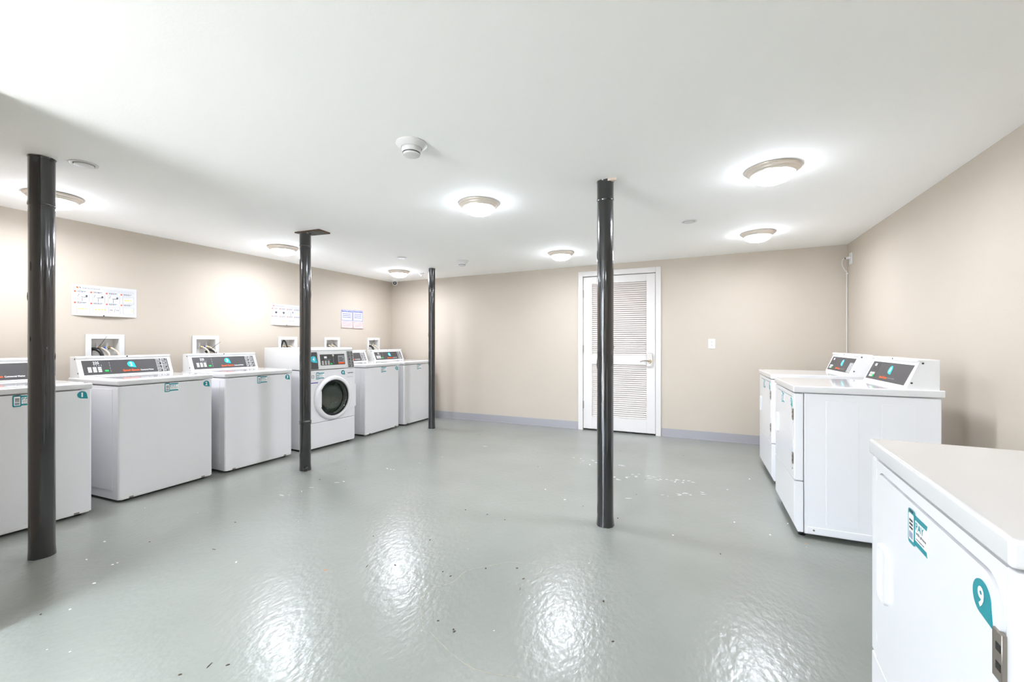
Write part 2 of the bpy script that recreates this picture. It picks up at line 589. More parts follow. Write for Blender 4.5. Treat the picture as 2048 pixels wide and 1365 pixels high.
def add_pay(parent, u0, v0, M, s=1.0):
    """mobile payment sticker: phone outline at the left, teal bands and lettering at the right"""
    def q(a, b):
        return (u0 + a * s, v0 + b * s)
    root = part('pay_sticker', lambda bm: poly(bm, [q(0.025, 0.004), q(0.102, 0.004), q(0.102, 0.066), q(0.025, 0.066)], 0.0002, 0.0010, M), 'white_print', parent,
                label='white and teal mobile payment sticker')
    part('band', lambda bm: poly(bm, [q(0.03, 0.004), q(0.102, 0.004), q(0.098, 0.014), q(0.03, 0.014)], 0.0008, 0.0015, M), 'teal', root)
    part('band', lambda bm: poly(bm, [q(0.03, 0.056), q(0.098, 0.056), q(0.102, 0.066), q(0.03, 0.066)], 0.0008, 0.0015, M), 'teal', root)
    def ph(bm, e):
        pts = rrect_pts(u0 + e * s, u0 + (0.038 - e) * s, v0 + (-0.002 + e) * s, v0 + (0.071 - e) * s, 0.007 * s - e * s * 0.5)
        return pts
    part('phone_outline', lambda bm: poly(bm, ph(bm, 0.0), 0.0014, 0.0020, M), 'teal', root)
    part('phone_screen', lambda bm: poly(bm, rrect_pts(u0 + 0.0055 * s, u0 + 0.0325 * s, v0 + 0.006 * s, v0 + 0.062 * s, 0.003 * s), 0.0018, 0.0024, M), 'white_print', root)
    def bars(bm):
        for k in range(3):
            rect(bm, u0 + 0.010 * s, u0 + 0.029 * s, v0 + (0.046 - 0.008 * k) * s, v0 + (0.0505 - 0.008 * k) * s, 0.0022, 0.0028, M)
        rect(bm, u0 + 0.009 * s, u0 + 0.029 * s, v0 + 0.0655 * s, v0 + 0.0695 * s, 0.0018, 0.0025, M)
    part('screen_bars', bars, 'screen_bar', root)
    part('screen_keys', lambda bm: rect(bm, u0 + 0.009 * s, u0 + 0.029 * s, v0 + 0.010 * s, v0 + 0.024 * s, 0.0022, 0.0028, M), 'screen_grey', root)
    part('lettering', lambda bm: text(bm, 'PAY', u0 + 0.042 * s, u0 + 0.084 * s, v0 + 0.038 * s, v0 + 0.053 * s, 0.0016, M), 'teal', root, smooth=False)
    part('lettering', lambda bm: (text(bm, 'with phone', u0 + 0.042 * s, u0 + 0.096 * s, v0 + 0.026 * s, v0 + 0.035 * s, 0.0016, M),
                                  rect(bm, u0 + 0.044 * s, u0 + 0.086 * s, v0 + 0.0185 * s, v0 + 0.0200 * s, 0.0012, 0.0016, M)), 'dark_print', root, smooth=False)
    return root


def grid_sticker(parent, u0, u1, v0, v1, rows, cols, M, name='price_sticker'):
    root = part(name, lambda bm: rect(bm, u0, u1, v0, v1, 0.0004, 0.0012, M), 'black', parent, label='black sticker of small white framed instruction boxes')
    cw, ch = (u1 - u0) / cols, (v1 - v0) / rows
    def lines(bm):
        rr = random.Random(3)
        for i in range(rows):
            for j in range(cols):
                a, b = u0 + cw * j + 0.0012, u0 + cw * (j + 1) - 0.0012
                c, d = v0 + ch * i + 0.0012, v0 + ch * (i + 1) - 0.0012
                frame(bm, a, b, c, d, 0.0016, 0.0010, 0.0018, M)
                for k in range(2):
                    y = c + (d - c) * (0.36 + 0.3 * k)
                    rect(bm, a + 0.005, a + 0.005 + (b - a - 0.01) * rr.uniform(0.6, 1.0), y - 0.0013, y + 0.0013, 0.0010, 0.0018, M)
    part('box_outlines', lines, 'white_print', root, smooth=False)
    return root


# ------------------------------------------------------------------ machines
W = 0.685
HW = W / 2


def console_fill(con, M, PW, PH, num, kind, disp, sticker):
    """u runs 0..PW, v 0..PH on the sloped dark panel"""
    def U(f): return f * PW
    def V(f): return (1 - f) * PH
    if kind == 'Washer':
        part('display', lambda bm: text(bm, disp, U(.115), U(.178), V(.27), V(.09), 0.0016, M), 'white_print', con, smooth=False)
        part('indicator', lambda bm: [rect(bm, U(.12 + .025 * k), U(.128 + .025 * k), V(.40), V(.31), 0.0006, 0.0014, M) for k in range(4)], 'grey_print', con, smooth=False)
        for i in range(3):
            for j in range(3):
                part('key', lambda bm, i=i, j=j: poly(bm, rrect_pts(U(.05 + .053 * j), U(.088 + .053 * j), V(.565 + .125 * i), V(.465 + .125 * i), 0.002, 2), 0.0004, 0.003, M), 'key_white', con)
        part('start_key', lambda bm: poly(bm, rrect_pts(U(.225), U(.265), V(.80), V(.69), 0.003, 3), 0.0004, 0.003, M), 'green_key', con, label='green start key')
        part('indicator_row', lambda bm: [rect(bm, U(.288), U(.292), V(.26 + .19 * k), V(.12 + .19 * k), 0.0006, 0.0014, M) for k in range(4)], 'grey_print', con, smooth=False)
        add_badge(con, num, U(.535), V(.34), 0.027, M, 'cyan')
        part('brand_lettering', lambda bm: text(bm, 'Speed Queen', U(.425), U(.62), V(.875), V(.705), 0.0016, M, 0.035), 'orange', con, smooth=False)
        part('lettering', lambda bm: text(bm, 'Commercial Washer', U(.632), U(.795), V(.835), V(.735), 0.0016, M), 'white_print', con, smooth=False)
    else:
        part('display', lambda bm: rect(bm, U(.085), U(.135), V(.24), V(.11), 0.0006, 0.0016, M), 'white_print', con, smooth=False)
        part('display_dim', lambda bm: rect(bm, U(.138), U(.168), V(.24), V(.11), 0.0006, 0.0016, M), 'dark_print', con, smooth=False)
        part('indicator', lambda bm: [rect(bm, U(.09 + .045 * k), U(.105 + .045 * k), V(.46), V(.37), 0.0006, 0.0012, M) for k in range(2)], 'dark_print', con, smooth=False)
        for i in range(2):
            for j in range(3):
                g = (i == 1 and j == 2)
                part('start_key' if g else 'key', lambda bm, i=i, j=j: poly(bm, rrect_pts(U(.07 + .042 * j), U(.102 + .042 * j), V(.72 + .14 * i), V(.61 + .14 * i), 0.002, 2), 0.0004, 0.003, M),
                     'green_key' if g else 'key_white', con)
        part('divider_line', lambda bm: rect(bm, U(.222), U(.225), V(.86), V(.10), 0.0004, 0.0010, M), 'dark_print', con, smooth=False)
        add_badge(con, num, U(.53), V(.36), 0.027, M, 'cyan')
        part('brand_lettering', lambda bm: text(bm, 'Speed Queen', U(.36), U(.55), V(.88), V(.735), 0.0016, M, 0.035), 'orange', con, smooth=False)
        part('lettering', lambda bm: text(bm, 'Commercial Dryer', U(.56), U(.73), V(.84), V(.755), 0.0016, M), 'grey_print', con, smooth=False)
    if sticker:
        grid_sticker(con, U(.845), U(.985), V(1.02 if kind == 'Washer' else .98), V(-.04 if kind == 'Washer' else .30), 4, 2, M)


def add_console(root, num, kind, disp, sticker, zt):
    """sloped back console: white housing, dark control panel, top cap, screws"""
    xb, xt, xk = -0.535, -0.600, -0.685
    z0, z1 = zt - 0.004, zt + 0.168
    hw = 0.333
    def housing(bm):
        M = frame_matrix((0, 0, 0), (1, 0, 0), (0, 0, 1), (0, -1, 0))
        poly(bm, [(xk, z0), (xb - 0.004, z0), (xb, z0 + 0.010), (xt, z1 - 0.014), (xt + 0.002, z1), (xk, z1)], -hw, hw, M)
        bmesh.ops.bevel(bm, geom=bm.edges[:], offset=0.004, segments=2, profile=0.5, affect='EDGES')
    con = part('console', housing, 'console_white', root, key=('console', kind, zt))
    part('console_cap', lambda bm: box(bm, xt - 0.02, xt + 0.012, -hw - 0.002, hw + 0.002, z1 - 0.012, z1 + 0.003, 0.004, 2), 'console_white', con, key=('cap', zt))
    d = Vector((xt - xb, 0, (z1 - 0.014) - (z0 + 0.010))).normalized()
    n = Vector((d.z, 0, -d.x))
    org = Vector((xb, 0, z0 + 0.010))
    side = 0.027
    o = org + d * 0.012 + Vector((0, -hw + side, 0)) + n * 0.0006
    PW, PH = 2 * (hw - side), 0.128
    M = frame_matrix(o, (0, 1, 0), d, n)
    pan = part('control_panel', lambda bm: rect(bm, 0, PW, 0, PH, -0.003, 0.0004, M), 'panel_dark', con, key=('panel', zt), smooth=False, label='dark grey control panel')
    part('panel_bezel', lambda bm: frame(bm, -0.006, PW + 0.006, -0.006, PH + 0.006, 0.006, -0.002, 0.003, M), 'console_white', con, key=('bezel', zt), smooth=False)
    for sgn in (-1, 1):
        for zz in (z0 + 0.04, z1 - 0.02):
            f = (zz - org.z) / d.z
            px = org.x + d.x * f - 0.014
            part('screw', lambda bm: lathe(bm, [(0.0055, 0), (0.0055, 0.002), (0, 0.003)], 12,
                 frame_matrix((px, sgn * hw, zz), (1, 0, 0), (0, 0, 1) if sgn < 0 else (0, 0, -1), (0, sgn, 0))), 'dark_print', con)
    part('lock_hole', lambda bm: lathe(bm, [(0.006, 0), (0.006, 0.001), (0, 0.001)], 12, frame_matrix((xt + 0.012, 0.0, z1 - 0.004), (0, 1, 0), (0, 0, 1), (1, 0, 0))), 'black', con, key=('lockhole', zt))
    # the sticker and key shapes are sub-parts of the console, next to the panel
    console_fill(con, M, PW, PH, num, kind, disp, sticker)
    return con


def feet(root, z=0.020, material='black_plastic'):
    for sx in (-0.05, -0.63):
        for sy in (-1, 1):
            part('foot', lambda bm: lathe(bm, [(0.020, 0), (0.022, 0.006), (0.012, 0.010), (0.012, z + 0.004)], 12, None, True, True), material, root, key=('foot', z, material)).location = (sx, sy * 0.28, 0)


def top_load_washer(num, loc, rz, label, disp='225', sticker=True, foot='black_plastic'):
    r = thing('top_load_washer', label, 'washing machine', loc, rz, 'row of top-load washers along the left wall')
    r.name = 'top_load_washer'
    part('body', lambda bm: (box(bm, -0.685, 0.0, -HW + 0.002, HW - 0.002, 0.022, 0.868, 0.014, 3, vertical_only=True),
                             box(bm, -0.64, -0.045, -HW + 0.045, HW - 0.045, 0.860, 0.880)), 'enamel', r, key='tl_body')
    part('base_strip', lambda bm: (box(bm, -0.02, 0.0015, -HW + 0.018, HW - 0.018, 0.018, 0.040, 0.0015, 1)), 'console_white', r, key='tl_strip')
    for s in (-1, 1):
        part('clip', lambda bm: box(bm, -0.004, 0.004, -0.014, 0.014, 0.020, 0.032, 0.002, 1), 'steel', r, key='tl_clip').location = (0, s * 0.26, 0)
        part('side_panel', lambda bm: box(bm, -0.56, -0.075, s * (HW - 0.003), s * (HW + 0.0005), 0.085, 0.845, 0.0022, 2), 'enamel', r, key=('tl_side', s), label='raised side panel')
    part('top_deck', lambda bm: box(bm, -0.69, 0.006, -HW - 0.002, HW + 0.002, 0.874, 0.914, 0.010, 3), 'enamel_top', r, key='tl_deck')
    part('lid', lambda bm: box(bm, -0.515, -0.022, -HW + 0.045, HW - 0.045, 0.908, 0.9215, 0.006, 3), 'enamel_top', r, key='tl_lid', label='hinged flat lid')
    feet(r, material=foot)
    add_console(r, num, 'Washer', disp, sticker, 0.914)
    add_pay(r, -0.036, 0.796, FRONT)
    add_badge(r, num, 0.288, 0.836, 0.025, FRONT, 'teal')
    return r


def dryer(num, loc, rz, label, sticker, pay_u, pay_v, badge_u, badge_v, group=None):
    r = thing('dryer', label, 'dryer', loc, rz, group)
    ZT = 0.932
    part('body', lambda bm: (box(bm, -0.69, -0.052, -HW + 0.003, HW - 0.003, 0.030, ZT - 0.046, 0.004, 1),
                             box(bm, -0.64, -0.04, -HW + 0.045, HW - 0.045, 0.045, ZT - 0.03)), 'enamel', r, key='dr_body')
    for s in (-1, 1):
        for k, (a, b) in enumerate(((-0.321, -0.162), (-0.582, -0.427))):
            part('side_panel', lambda bm: box(bm, a, b, s * (HW - 0.005), s * (HW - 0.0012), 0.10, 0.842, 0.0022, 2), 'enamel', r, key=('dr_side', s, k), label='pressed side panel')
        part('side_rail', lambda bm: box(bm, -0.66, -0.068, s * (HW - 0.006), s * (HW + 0.0005), 0.036, 0.076, 0.003, 2), 'enamel', r, key=('dr_rail', s))
        for sx in (-0.10, -0.39):
            part('screw', lambda bm: lathe(bm, [(0.006, 0), (0.006, 0.0025), (0, 0.003)], 12, frame_matrix((0, s * HW, 0), (1, 0, 0), (0, 0, 1) if s < 0 else (0, 0, -1), (0, s, 0))),
                 'steel', r, key=('dr_screw', s)).location = (sx, 0, 0.058)
    # upper front frame round the door
    d0, d1, e0, e1 = -0.286, 0.312, 0.403, 0.856
    FT = ZT - 0.048
    def fr(bm):
        box(bm, -0.048, 0.0, -HW, d0 - 0.004, 0.350, FT, 0.006, 3)
        box(bm, -0.048, 0.0, d1 + 0.004, HW, 0.350, FT, 0.006, 3)
        box(bm, -0.048, 0.0, d0 - 0.01, d1 + 0.01, 0.350, e0 - 0.004)
        box(bm, -0.048, 0.0, d0 - 0.01, d1 + 0.01, e1 + 0.004, FT)
        box(bm, -0.048, -0.012, d0 - 0.01, d1 + 0.01, e0 - 0.01, e1 + 0.01)
        for cu, cv, a in ((d0, e0, 0), (d1, e0, 1), (d1, e1, 2), (d0, e1, 3)):
            R = 0.045
            su, sv = (1 if a in (0, 3) else -1), (1 if a in (0, 1) else -1)
            pts = [(cu - su * 0.006, cv - sv * 0.006), (cu + su * (R + .004), cv - sv * 0.006)]
            c = (cu + su * R, cv + sv * R)
            for i in range(7):
                t = i / 6 * pi / 2
                pts.append((c[0] - su * (R + .004) * sin(t), c[1] - sv * (R + .004) * cos(t)))
            pts.append((cu - su * 0.006, cv + sv * (R + .004)))
            poly(bm, pts, -0.012, -0.0002, FRONT)
    part('front_frame', fr, 'enamel', r, key='dr_frame')
    hu0, hu1, hv0, hv1 = -0.246, -0.180, 0.545, 0.685
    def dr(bm):
        poly(bm, rrect_pts(d0, d1, e0, e1, 0.045, 6), -0.010, 0.003, FRONT)
    door = part('door', dr, 'enamel', r, key='dr_door')
    def grip(bm):
        pts_o = rrect_pts(hu0, hu1, hv0, hv1, 0.016, 4)
        n = len(pts_o)
        cu, cv = (hu0 + hu1) / 2, (hv0 + hv1) / 2
        def ring(k, m, w): return [bm.verts.new(FRONT @ Vector((cu + (p[0] - cu) * k, cv + (p[1] - cv) * m, w))) for p in pts_o]
        rings = [ring(1, 1, 0.003), ring(0.97, 0.985, 0.011), ring(0.80, 0.92, 0.013), ring(0.66, 0.88, 0.0110), ring(0.55, 0.84, 0.0042)]
        for a, b in zip(rings, rings[1:]):
            for i in range(n):
                j = (i + 1) % n
                bm.faces.new((a[i], a[j], b[j], b[i]))
        bm.faces.new(rings[-1])
    part('door_handle', grip, 'white_plastic', door, key='dr_grip', label='white recessed grip')
    for z in (0.480, 0.752):
        h = part('hinge', lambda bm: box(bm, -0.002, 0.006, d1 - 0.013, d1 + 0.012, -0.035, 0.035, 0.001, 1), 'steel', door, key='dr_hinge', label='metal leaf hinge')
        h.location = (0, 0, z)
        kn = part('knuckle_gap', lambda bm: [box(bm, 0.0055, 0.0066, d1 - 0.002, d1 + 0.011, a, a + 0.011) for a in (-0.019, 0.008)], 'black', door, key='dr_gap', smooth=False)
        kn.location = (0, 0, z)
    # lower front panel, tucked in at the toe
    def low(bm):
        M = frame_matrix((0, 0, 0), (1, 0, 0), (0, 0, 1), (0, -1, 0))
        poly(bm, [(-0.048, 0.036), (-0.018, 0.036), (0.0, 0.075), (0.0, 0.345), (-0.048, 0.345)], -HW, HW, M)
        bmesh.ops.bevel(bm, geom=bm.edges[:], offset=0.004, segments=2, profile=0.5, affect='EDGES')
    part('lower_panel', low, 'enamel', r, key='dr_low')
    part('top_deck', lambda bm: box(bm, -0.705, 0.006, -HW - 0.003, HW + 0.003, ZT - 0.042, ZT, 0.007, 3), 'enamel_top', r, key='dr_deck')
    feet(r, 0.030)
    add_console(r, num, 'Dryer', '', sticker, ZT)
    FM = FRONT @ Matrix.Translation((0, 0, 0.003))
    add_pay(r, pay_u, pay_v, FM)
    add_badge(r, num, badge_u, badge_v, 0.026, FM, 'teal')
    return r


top_load_washer('1', (-3.916, 1.178, 0), -0.011, 'white top-load washer with teal badge 1, nearest, behind the nearest black post')
top_load_washer('2', (-3.974, 2.026, 0), 0.04, 'white top-load washer with teal badge 2 below the larger instruction poster')
top_load_washer('3', (-3.966, 2.806, 0), -0.019, 'white top-load washer with teal badge 3, just left of the front-load washer')
top_load_washer('5', (-3.915, 4.499, 0), 0.034, 'white top-load washer just right of the front-load washer, console half hidden', foot='white_plastic')
top_load_washer('6', (-3.898, 5.256, 0), 0.0, 'white top-load washer in the far corner, last of the left row')
dryer('8', (0.508, 3.444, 0), pi + 0.012, 'white dryer with teal badge 8 and blank panel end, middle of right row', False, -0.060, 0.785, 0.272, 0.826, 'dryers along the right wall')
dryer('7', (0.516, 4.486, 0), pi + 0.02, 'white dryer with instruction sticker on its console, farthest of right row', True, -0.060, 0.785, 0.272, 0.826, 'dryers along the right wall')
dryer('9', (0.408, 1.151, 0), pi - 0.06, 'large near white dryer with teal badge 9 at the right edge', False, -0.043, 0.772, 0.264, 0.810, 'dryers along the right wall')


def front_load_washer():
    r = thing('front_load_washer', 'white front-load washer with round glass door in the left row', 'washing machine', (-3.907, 3.622, 0), -0.044)
    hw = 0.3445
    zt = 0.884
    cu, cv = 0.020, 0.562
    # cabinet: sides, back, top as an open-fronted shell
    def shell(bm):
        box(bm, -0.70, -0.03, -hw, -hw + 0.012, 0.022, zt)
        box(bm, -0.70, -0.03, hw - 0.012, hw, 0.022, zt)
        box(bm, -0.70, -0.69, -hw + 0.012, hw - 0.012, 0.022, zt)
        box(bm, -0.69, -0.03, -hw + 0.012, hw - 0.012, zt - 0.01, zt)
        box(bm, -0.69, -0.03, -hw + 0.012, hw - 0.012, 0.022, 0.034)
    part('body', shell, 'enamel', r)
    # front panel with the round door opening
    R = 0.215
    def panel(bm):
        n = 64
        u0, u1, v0, v1 = -hw, hw, 0.305, zt
        pin, pout = [], []
        for i in range(n):
            a = 2 * pi * i / n
            c, s = cos(a), sin(a)
            pin.append((cu + R * c, cv + R * s))
            t = min(((u1 - cu) / c if c > 1e-9 else (u0 - cu) / c if c < -1e-9 else 1e9), ((v1 - cv) / s if s > 1e-9 else (v0 - cv) / s if s < -1e-9 else 1e9))
            pout.append((cu + t * c, cv + t * s))
        # snap the outer ring to the four corners
        for cc in ((u0, v0), (u0, v1), (u1, v0), (u1, v1)):
            k = min(range(n), key=lambda i: (pout[i][0] - cc[0]) ** 2 + (pout[i][1] - cc[1]) ** 2)
            pout[k] = cc
        f = [bm.verts.new(FRONT @ Vector((p[0], p[1], 0))) for p in pin]
        g = [bm.verts.new(FRONT @ Vector((p[0], p[1], 0))) for p in pout]
        h = [bm.verts.new(FRONT @ Vector((p[0], p[1], -0.03))) for p in pout]
        k_ = [bm.verts.new(FRONT @ Vector((p[0], p[1], -0.05))) for p in pin]
        for i in range(n):
            j = (i + 1) % n
            bm.faces.new((f[i], f[j], g[j], g[i]))
            bm.faces.new((g[i], g[j], h[j], h[i]))
            bm.faces.new((f[j], f[i], k_[i], k_[j]))
    part('front_panel', panel, 'enamel', r)
    part('lower_panel', lambda bm: box(bm, -0.03, 0.001, -hw, hw, 0.030, 0.300, 0.006, 3), 'enamel', r)
    part('base_strip', lambda bm: box(bm, -0.025, 0.0025, -hw + 0.01, hw - 0.01, 0.022, 0.038, 0.002, 1), 'console_white', r)
    part('drum', lambda bm: lathe(bm, [(0.215, 0.0), (0.235, -0.05), (0.235, -0.42), (0.03, -0.46), (0, -0.46)], 40, FRONT @ Matrix.Translation((cu, cv, -0.05))), 'drum', r)
    def lifters(bm):
        for k in range(3):
            a = 0.6 + k * 2 * pi / 3
            M = FRONT @ Matrix.Translation((cu, cv, -0.29)) @ Matrix.Rotation(a, 4, 'Z')
            box(bm, 0.165, 0.235, -0.03, 0.03, -0.15, 0.15, 0.02, 2, M)
    part('lifter', lifters, 'drum', r)
    part('gasket', lambda bm: lathe(bm, [(0.214, -0.006), (0.196, -0.01), (0.180, -0.03), (0.188, -0.06), (0.216, -0.07)], 48, FRONT @ Matrix.Translation((cu, cv, 0))), 'rubber', r)
    # door: wide ring with a wing to the right edge
    DM = FRONT @ Matrix.Translation((cu, cv, 0))
    Ro = 0.246
    def ringm(bm):
        lathe(bm, [(0.252, 0.001), (0.250, 0.020), (0.240, 0.034), (0.222, 0.040), (0.208, 0.036), (0.203, 0.020), (0.203, 0.0)], 64, DM)
    door = part('door', ringm, 'enamel', r, label='white round porthole door')
    def wing(bm):
        a = radians(52)
        pts = [(Ro * cos(a), Ro * sin(a)), ]
        for i in range(13):
            t = a - 2 * a * i / 12
            pts.append((Ro * cos(t) * 0.985, Ro * sin(t) * 0.985))
        pts = [(Ro * 0.985 * cos(a - 2 * a * i / 12), Ro * 0.985 * sin(a - 2 * a * i / 12)) for i in range(13)]
        w = hw - cu - 0.002
        pts = pts + [(w, -0.135), (w, 0.125)]
        poly(bm, pts, 0.001, 0.022, DM)
    part('door_wing', wing, 'enamel', door)
    part('glass', lambda bm: lathe(bm, [(0.203, 0.016), (0.196, 0.020), (0.180, 0.010), (0.165, -0.02), (0.145, -0.06), (0.10, -0.085), (0, -0.095)], 48, DM), 'door_glass', door, label='dark green-tinted glass bowl')
    part('glass_rim', lambda bm: lathe(bm, [(0.205, 0.012), (0.205, 0.024), (0.194, 0.026), (0.190, 0.016)], 48, DM), 'black', door)
    part('door_handle', lambda bm: box(bm, -0.215, -0.176, -0.092, 0.092, 0.0, 0.034, 0.004, 2, DM), 'enamel', door, label='flat pull on the door edge')
    # upper console block
    def upper(bm):
        M = frame_matrix((0, 0, 0), (1, 0, 0), (0, 0, 1), (0, -1, 0))
        poly(bm, [(-0.70, 0.892), (-0.004, 0.892), (-0.002, 0.897), (-0.036, 1.110), (-0.046, 1.134), (-0.70, 1.134)], -hw, hw, M)
        bmesh.ops.bevel(bm, geom=bm.edges[:], offset=0.006, segments=2, profile=0.5, affect='EDGES')
    con = part('console', upper, 'console_white', r)
    d = Vector((-0.034, 0, 0.213)).normalized()
    n = Vector((d.z, 0, -d.x))
    M = frame_matrix(Vector((-0.002, 0, 0.897)) + n * 0.0006, (0, 1, 0), d, n)
    part('cap_line', lambda bm: box(bm, -0.06, -0.034, -hw - 0.001, hw + 0.001, 1.100, 1.106, 0.001, 1), 'grey_print', con)
    part('badge_panel', lambda bm: poly(bm, rrect_pts(-0.325, -0.172, 0.0, 0.192, 0.008, 3), 0, 0.003, M), 'panel_dark', con, label='dark grey badge panel')
    add_badge(con, '4', -0.225, 0.112, 0.036, M @ Matrix.Translation((0, 0, 0.003)), 'cyan')
    part('panel_bezel', lambda bm: frame(bm, -0.160, 0.226, 0.018, 0.184, 0.020, 0.0, 0.004, M), 'console_white', con)
    part('control_panel', lambda bm: rect(bm, -0.142, 0.208, 0.036, 0.164, 0, 0.0016, M), 'panel_dark', con, label='dark grey control panel', smooth=False)
    MM = M @ Matrix.Translation((0, 0, 0.0014))
    part('display', lambda bm: rect(bm, -0.083, -0.047, 0.118, 0.142, 0, 0.0012, MM), 'white_print', con, smooth=False)
    part('indicator', lambda bm: [rect(bm, -0.078 + 0.022 * k, -0.070 + 0.022 * k, 0.098, 0.108, 0, 0.0012, MM) for k in range(4)], 'grey_print', con, smooth=False)
    for i in range(3):
        for j in range(3):
            part('key', lambda bm, i=i, j=j: poly(bm, rrect_pts(-0.120 + 0.04 * j, -0.096 + 0.04 * j, 0.078 - 0.016 * i, 0.089 - 0.016 * i, 0.002, 2), 0, 0.003, MM), 'key_white', con)
    part('start_key', lambda bm: poly(bm, rrect_pts(-0.004, 0.020, 0.046, 0.062, 0.004, 3), 0, 0.003, MM), 'green_key', con, label='green start key')
    part('indicator_row', lambda bm: rect(bm, 0.040, 0.043, 0.052, 0.134, 0, 0.0012, MM), 'grey_print', con, smooth=False)
    part('dial', lambda bm: lathe(bm, [(0.012, 0), (0.012, 0.006), (0, 0.008)], 16, MM @ Matrix.Translation((0.04, 0.150, 0))), 'hose', con)
    lab = part('notice_label', lambda bm: rect(bm, 0.108, 0.198, 0.048, 0.148, 0, 0.0012, MM), 'grey_print', con, smooth=False, label='white label with an orange band')
    part('label_band', lambda bm: rect(bm, 0.108, 0.198, 0.048, 0.066, 0.001, 0.002, MM), 'orange', con, smooth=False)
    part('label_print', lambda bm: [rect(bm, 0.118, 0.118 + w_, 0.078 + 0.018 * k, 0.088 + 0.018 * k, 0.001, 0.002, MM) for k, w_ in enumerate((0.06, 0.07, 0.05))], 'dark_print', con, smooth=False)
    grid_sticker(con, 0.245, 0.335, 0.0, 0.194, 5, 2, M @ Matrix.Translation((0, 0, 0.001)))
    feet(r)
    add_pay(r, -0.205, 0.786, FRONT, 1.05)
    add_badge(r, '4', 0.165, 0.842, 0.026, FRONT, 'teal')
    part('detergent_label', lambda bm: poly(bm, rrect_pts(-0.31, -0.18, 0.742, 0.752, 0.002, 2), 0.0002, 0.0012, FRONT), 'ink_blue', r)
    part('energy_label', lambda bm: frame(bm, -0.262, -0.232, 0.80, 0.832, 0.004, 0.0002, 0.0012, FRONT), 'dark_print', r)
    part('model_print', lambda bm: rect(bm, 0.235, 0.318, 0.826, 0.834, 0.0002, 0.001, FRONT), 'dark_print', r, smooth=False)
    part('print_line', lambda bm: rect(bm, 0.225, 0.320, 0.780, 0.783, 0.0002, 0.001, FRONT), 'grey_print', r, smooth=False)
    for s in (-1, 1):
        part('side_panel', lambda bm: box(bm, -0.60, -0.08, s * (hw - 0.003), s * (hw + 0.0005), 0.09, 0.84, 0.0022, 2), 'enamel', r, label='raised side panel')


front_load_washer()

# ------------------------------------------------------------------ black steel posts
def post(loc, rad, label, sleeve_z, lean=(0, 0), knob=None, plate=None):
    zt = ceil_z(*loc)
    p = thing('support_post', label, 'post', (loc[0], loc[1], 0), 0, 'black round steel posts')
    rr = random.Random(int(rad * 1e5) + int(loc[1] * 100))
    def shaft(bm):
        n, k = 28, 40
        rings = []
        for i in range(k + 1):
            t = i / k
            z = t * (sleeve_z)
            ring = []
            for j in range(n):
                a = 2 * pi * j / n
                q = rad * (1 + 0.008 * sin(3 * a + 5 * t + rad * 900) + 0.005 * sin(7 * a - 9 * t))
                if i == 0:
                    q *= 1.02 + rr.uniform(0, 0.10)
                elif i == 1:
                    q *= 1.01
                ring.append(bm.verts.new((q * cos(a) + lean[0] * t, q * sin(a) + lean[1] * t, z)))
            rings.append(ring)
        for A, B in zip(rings, rings[1:]):
            for j in range(n):
                l = (j + 1) % n
                bm.faces.new((A[j], A[l], B[l], B[j]))
        bm.faces.new(rings[0][::-1]); bm.faces.new(rings[-1])
    part('shaft', shaft, 'black_paint', p)
    def sleeve(bm):
        n = 28
        prof = [(rad * 1.0, sleeve_z - 0.01), (rad * 1.05, sleeve_z - 0.004), (rad * 1.05, sleeve_z + 0.006), (rad * 1.02, sleeve_z + 0.02), (rad * 1.02, zt - 0.012)]
        lathe(bm, prof, n, Matrix.Translation((lean[0], lean[1], 0)))
        top = [v for v in bm.verts if v.co.z > zt - 0.0125]
        top.sort(key=lambda v: math.atan2(v.co.y - lean[1], v.co.x - lean[0]))
        ring = []
        for v in top:
            f = 1.0 + rr.uniform(0.0, 0.10)
            ring.append(bm.verts.new((lean[0] + (v.co.x - lean[0]) * f, lean[1] + (v.co.y - lean[1]) * f, zt - rr.uniform(0, 0.004))))
        for i in range(n):
            j = (i + 1) % n
            bm.faces.new((top[i], top[j], ring[j], ring[i]))
        bm.faces.new(ring)
    part('top_sleeve', sleeve, 'black_paint', p)
    def drips(bm):
        for k in range(14):
            a = rr.uniform(0, 2 * pi); z = rr.uniform(0.03, sleeve_z - 0.3); L = rr.uniform(0.01, 0.05)
            M = Matrix.Translation((rad * cos(a), rad * sin(a), z)) @ Matrix.Diagonal((1, 1, L / 0.003, 1))
            lathe(bm, [(0, -0.003), (0.0018, -0.0018), (0.0025, 0), (0.0015, 0.002), (0, 0.003)], 8, M)
    part('paint_drip', drips, 'black_paint', p, kind='stuff')
    if knob is not None:
        part('weld_collar', lambda bm: lathe(bm, [(rad, -0.02), (rad * 1.10, -0.008), (rad * 1.06, 0.0), (rad * 1.12, 0.010), (rad, 0.022)], 22, Matrix.Translation((0, 0, knob))), 'black_paint', p)
        part('base_lug', lambda bm: box(bm, -0.018, 0.018, -0.018, 0.018, 0, 0.045, 0.008, 2, Matrix.Translation((0.045, -0.035, 0))), 'black_paint', p)
    if plate:
        def pl(bm):
            poly(bm, [(x - loc[0], y - loc[1]) for x, y in plate], zt - 0.010, zt + 0.002)
        q = part('ceiling_plate', pl, 'rust_plate', p, label='rusty steel plate at the ceiling')
        def edge(bm):
            pts = [(x - loc[0], y - loc[1]) for x, y in plate]
            tube(bm, [(pts[1][0], pts[1][1], zt - 0.004), (pts[2][0], pts[2][1], zt - 0.004)], 0.006, 6)
            tube(bm, [(pts[0][0], pts[0][1], zt - 0.004), (pts[1][0], pts[1][1], zt - 0.004)], 0.004, 6)
        part('rust_edge', edge, 'rust_edge', q)
    return p


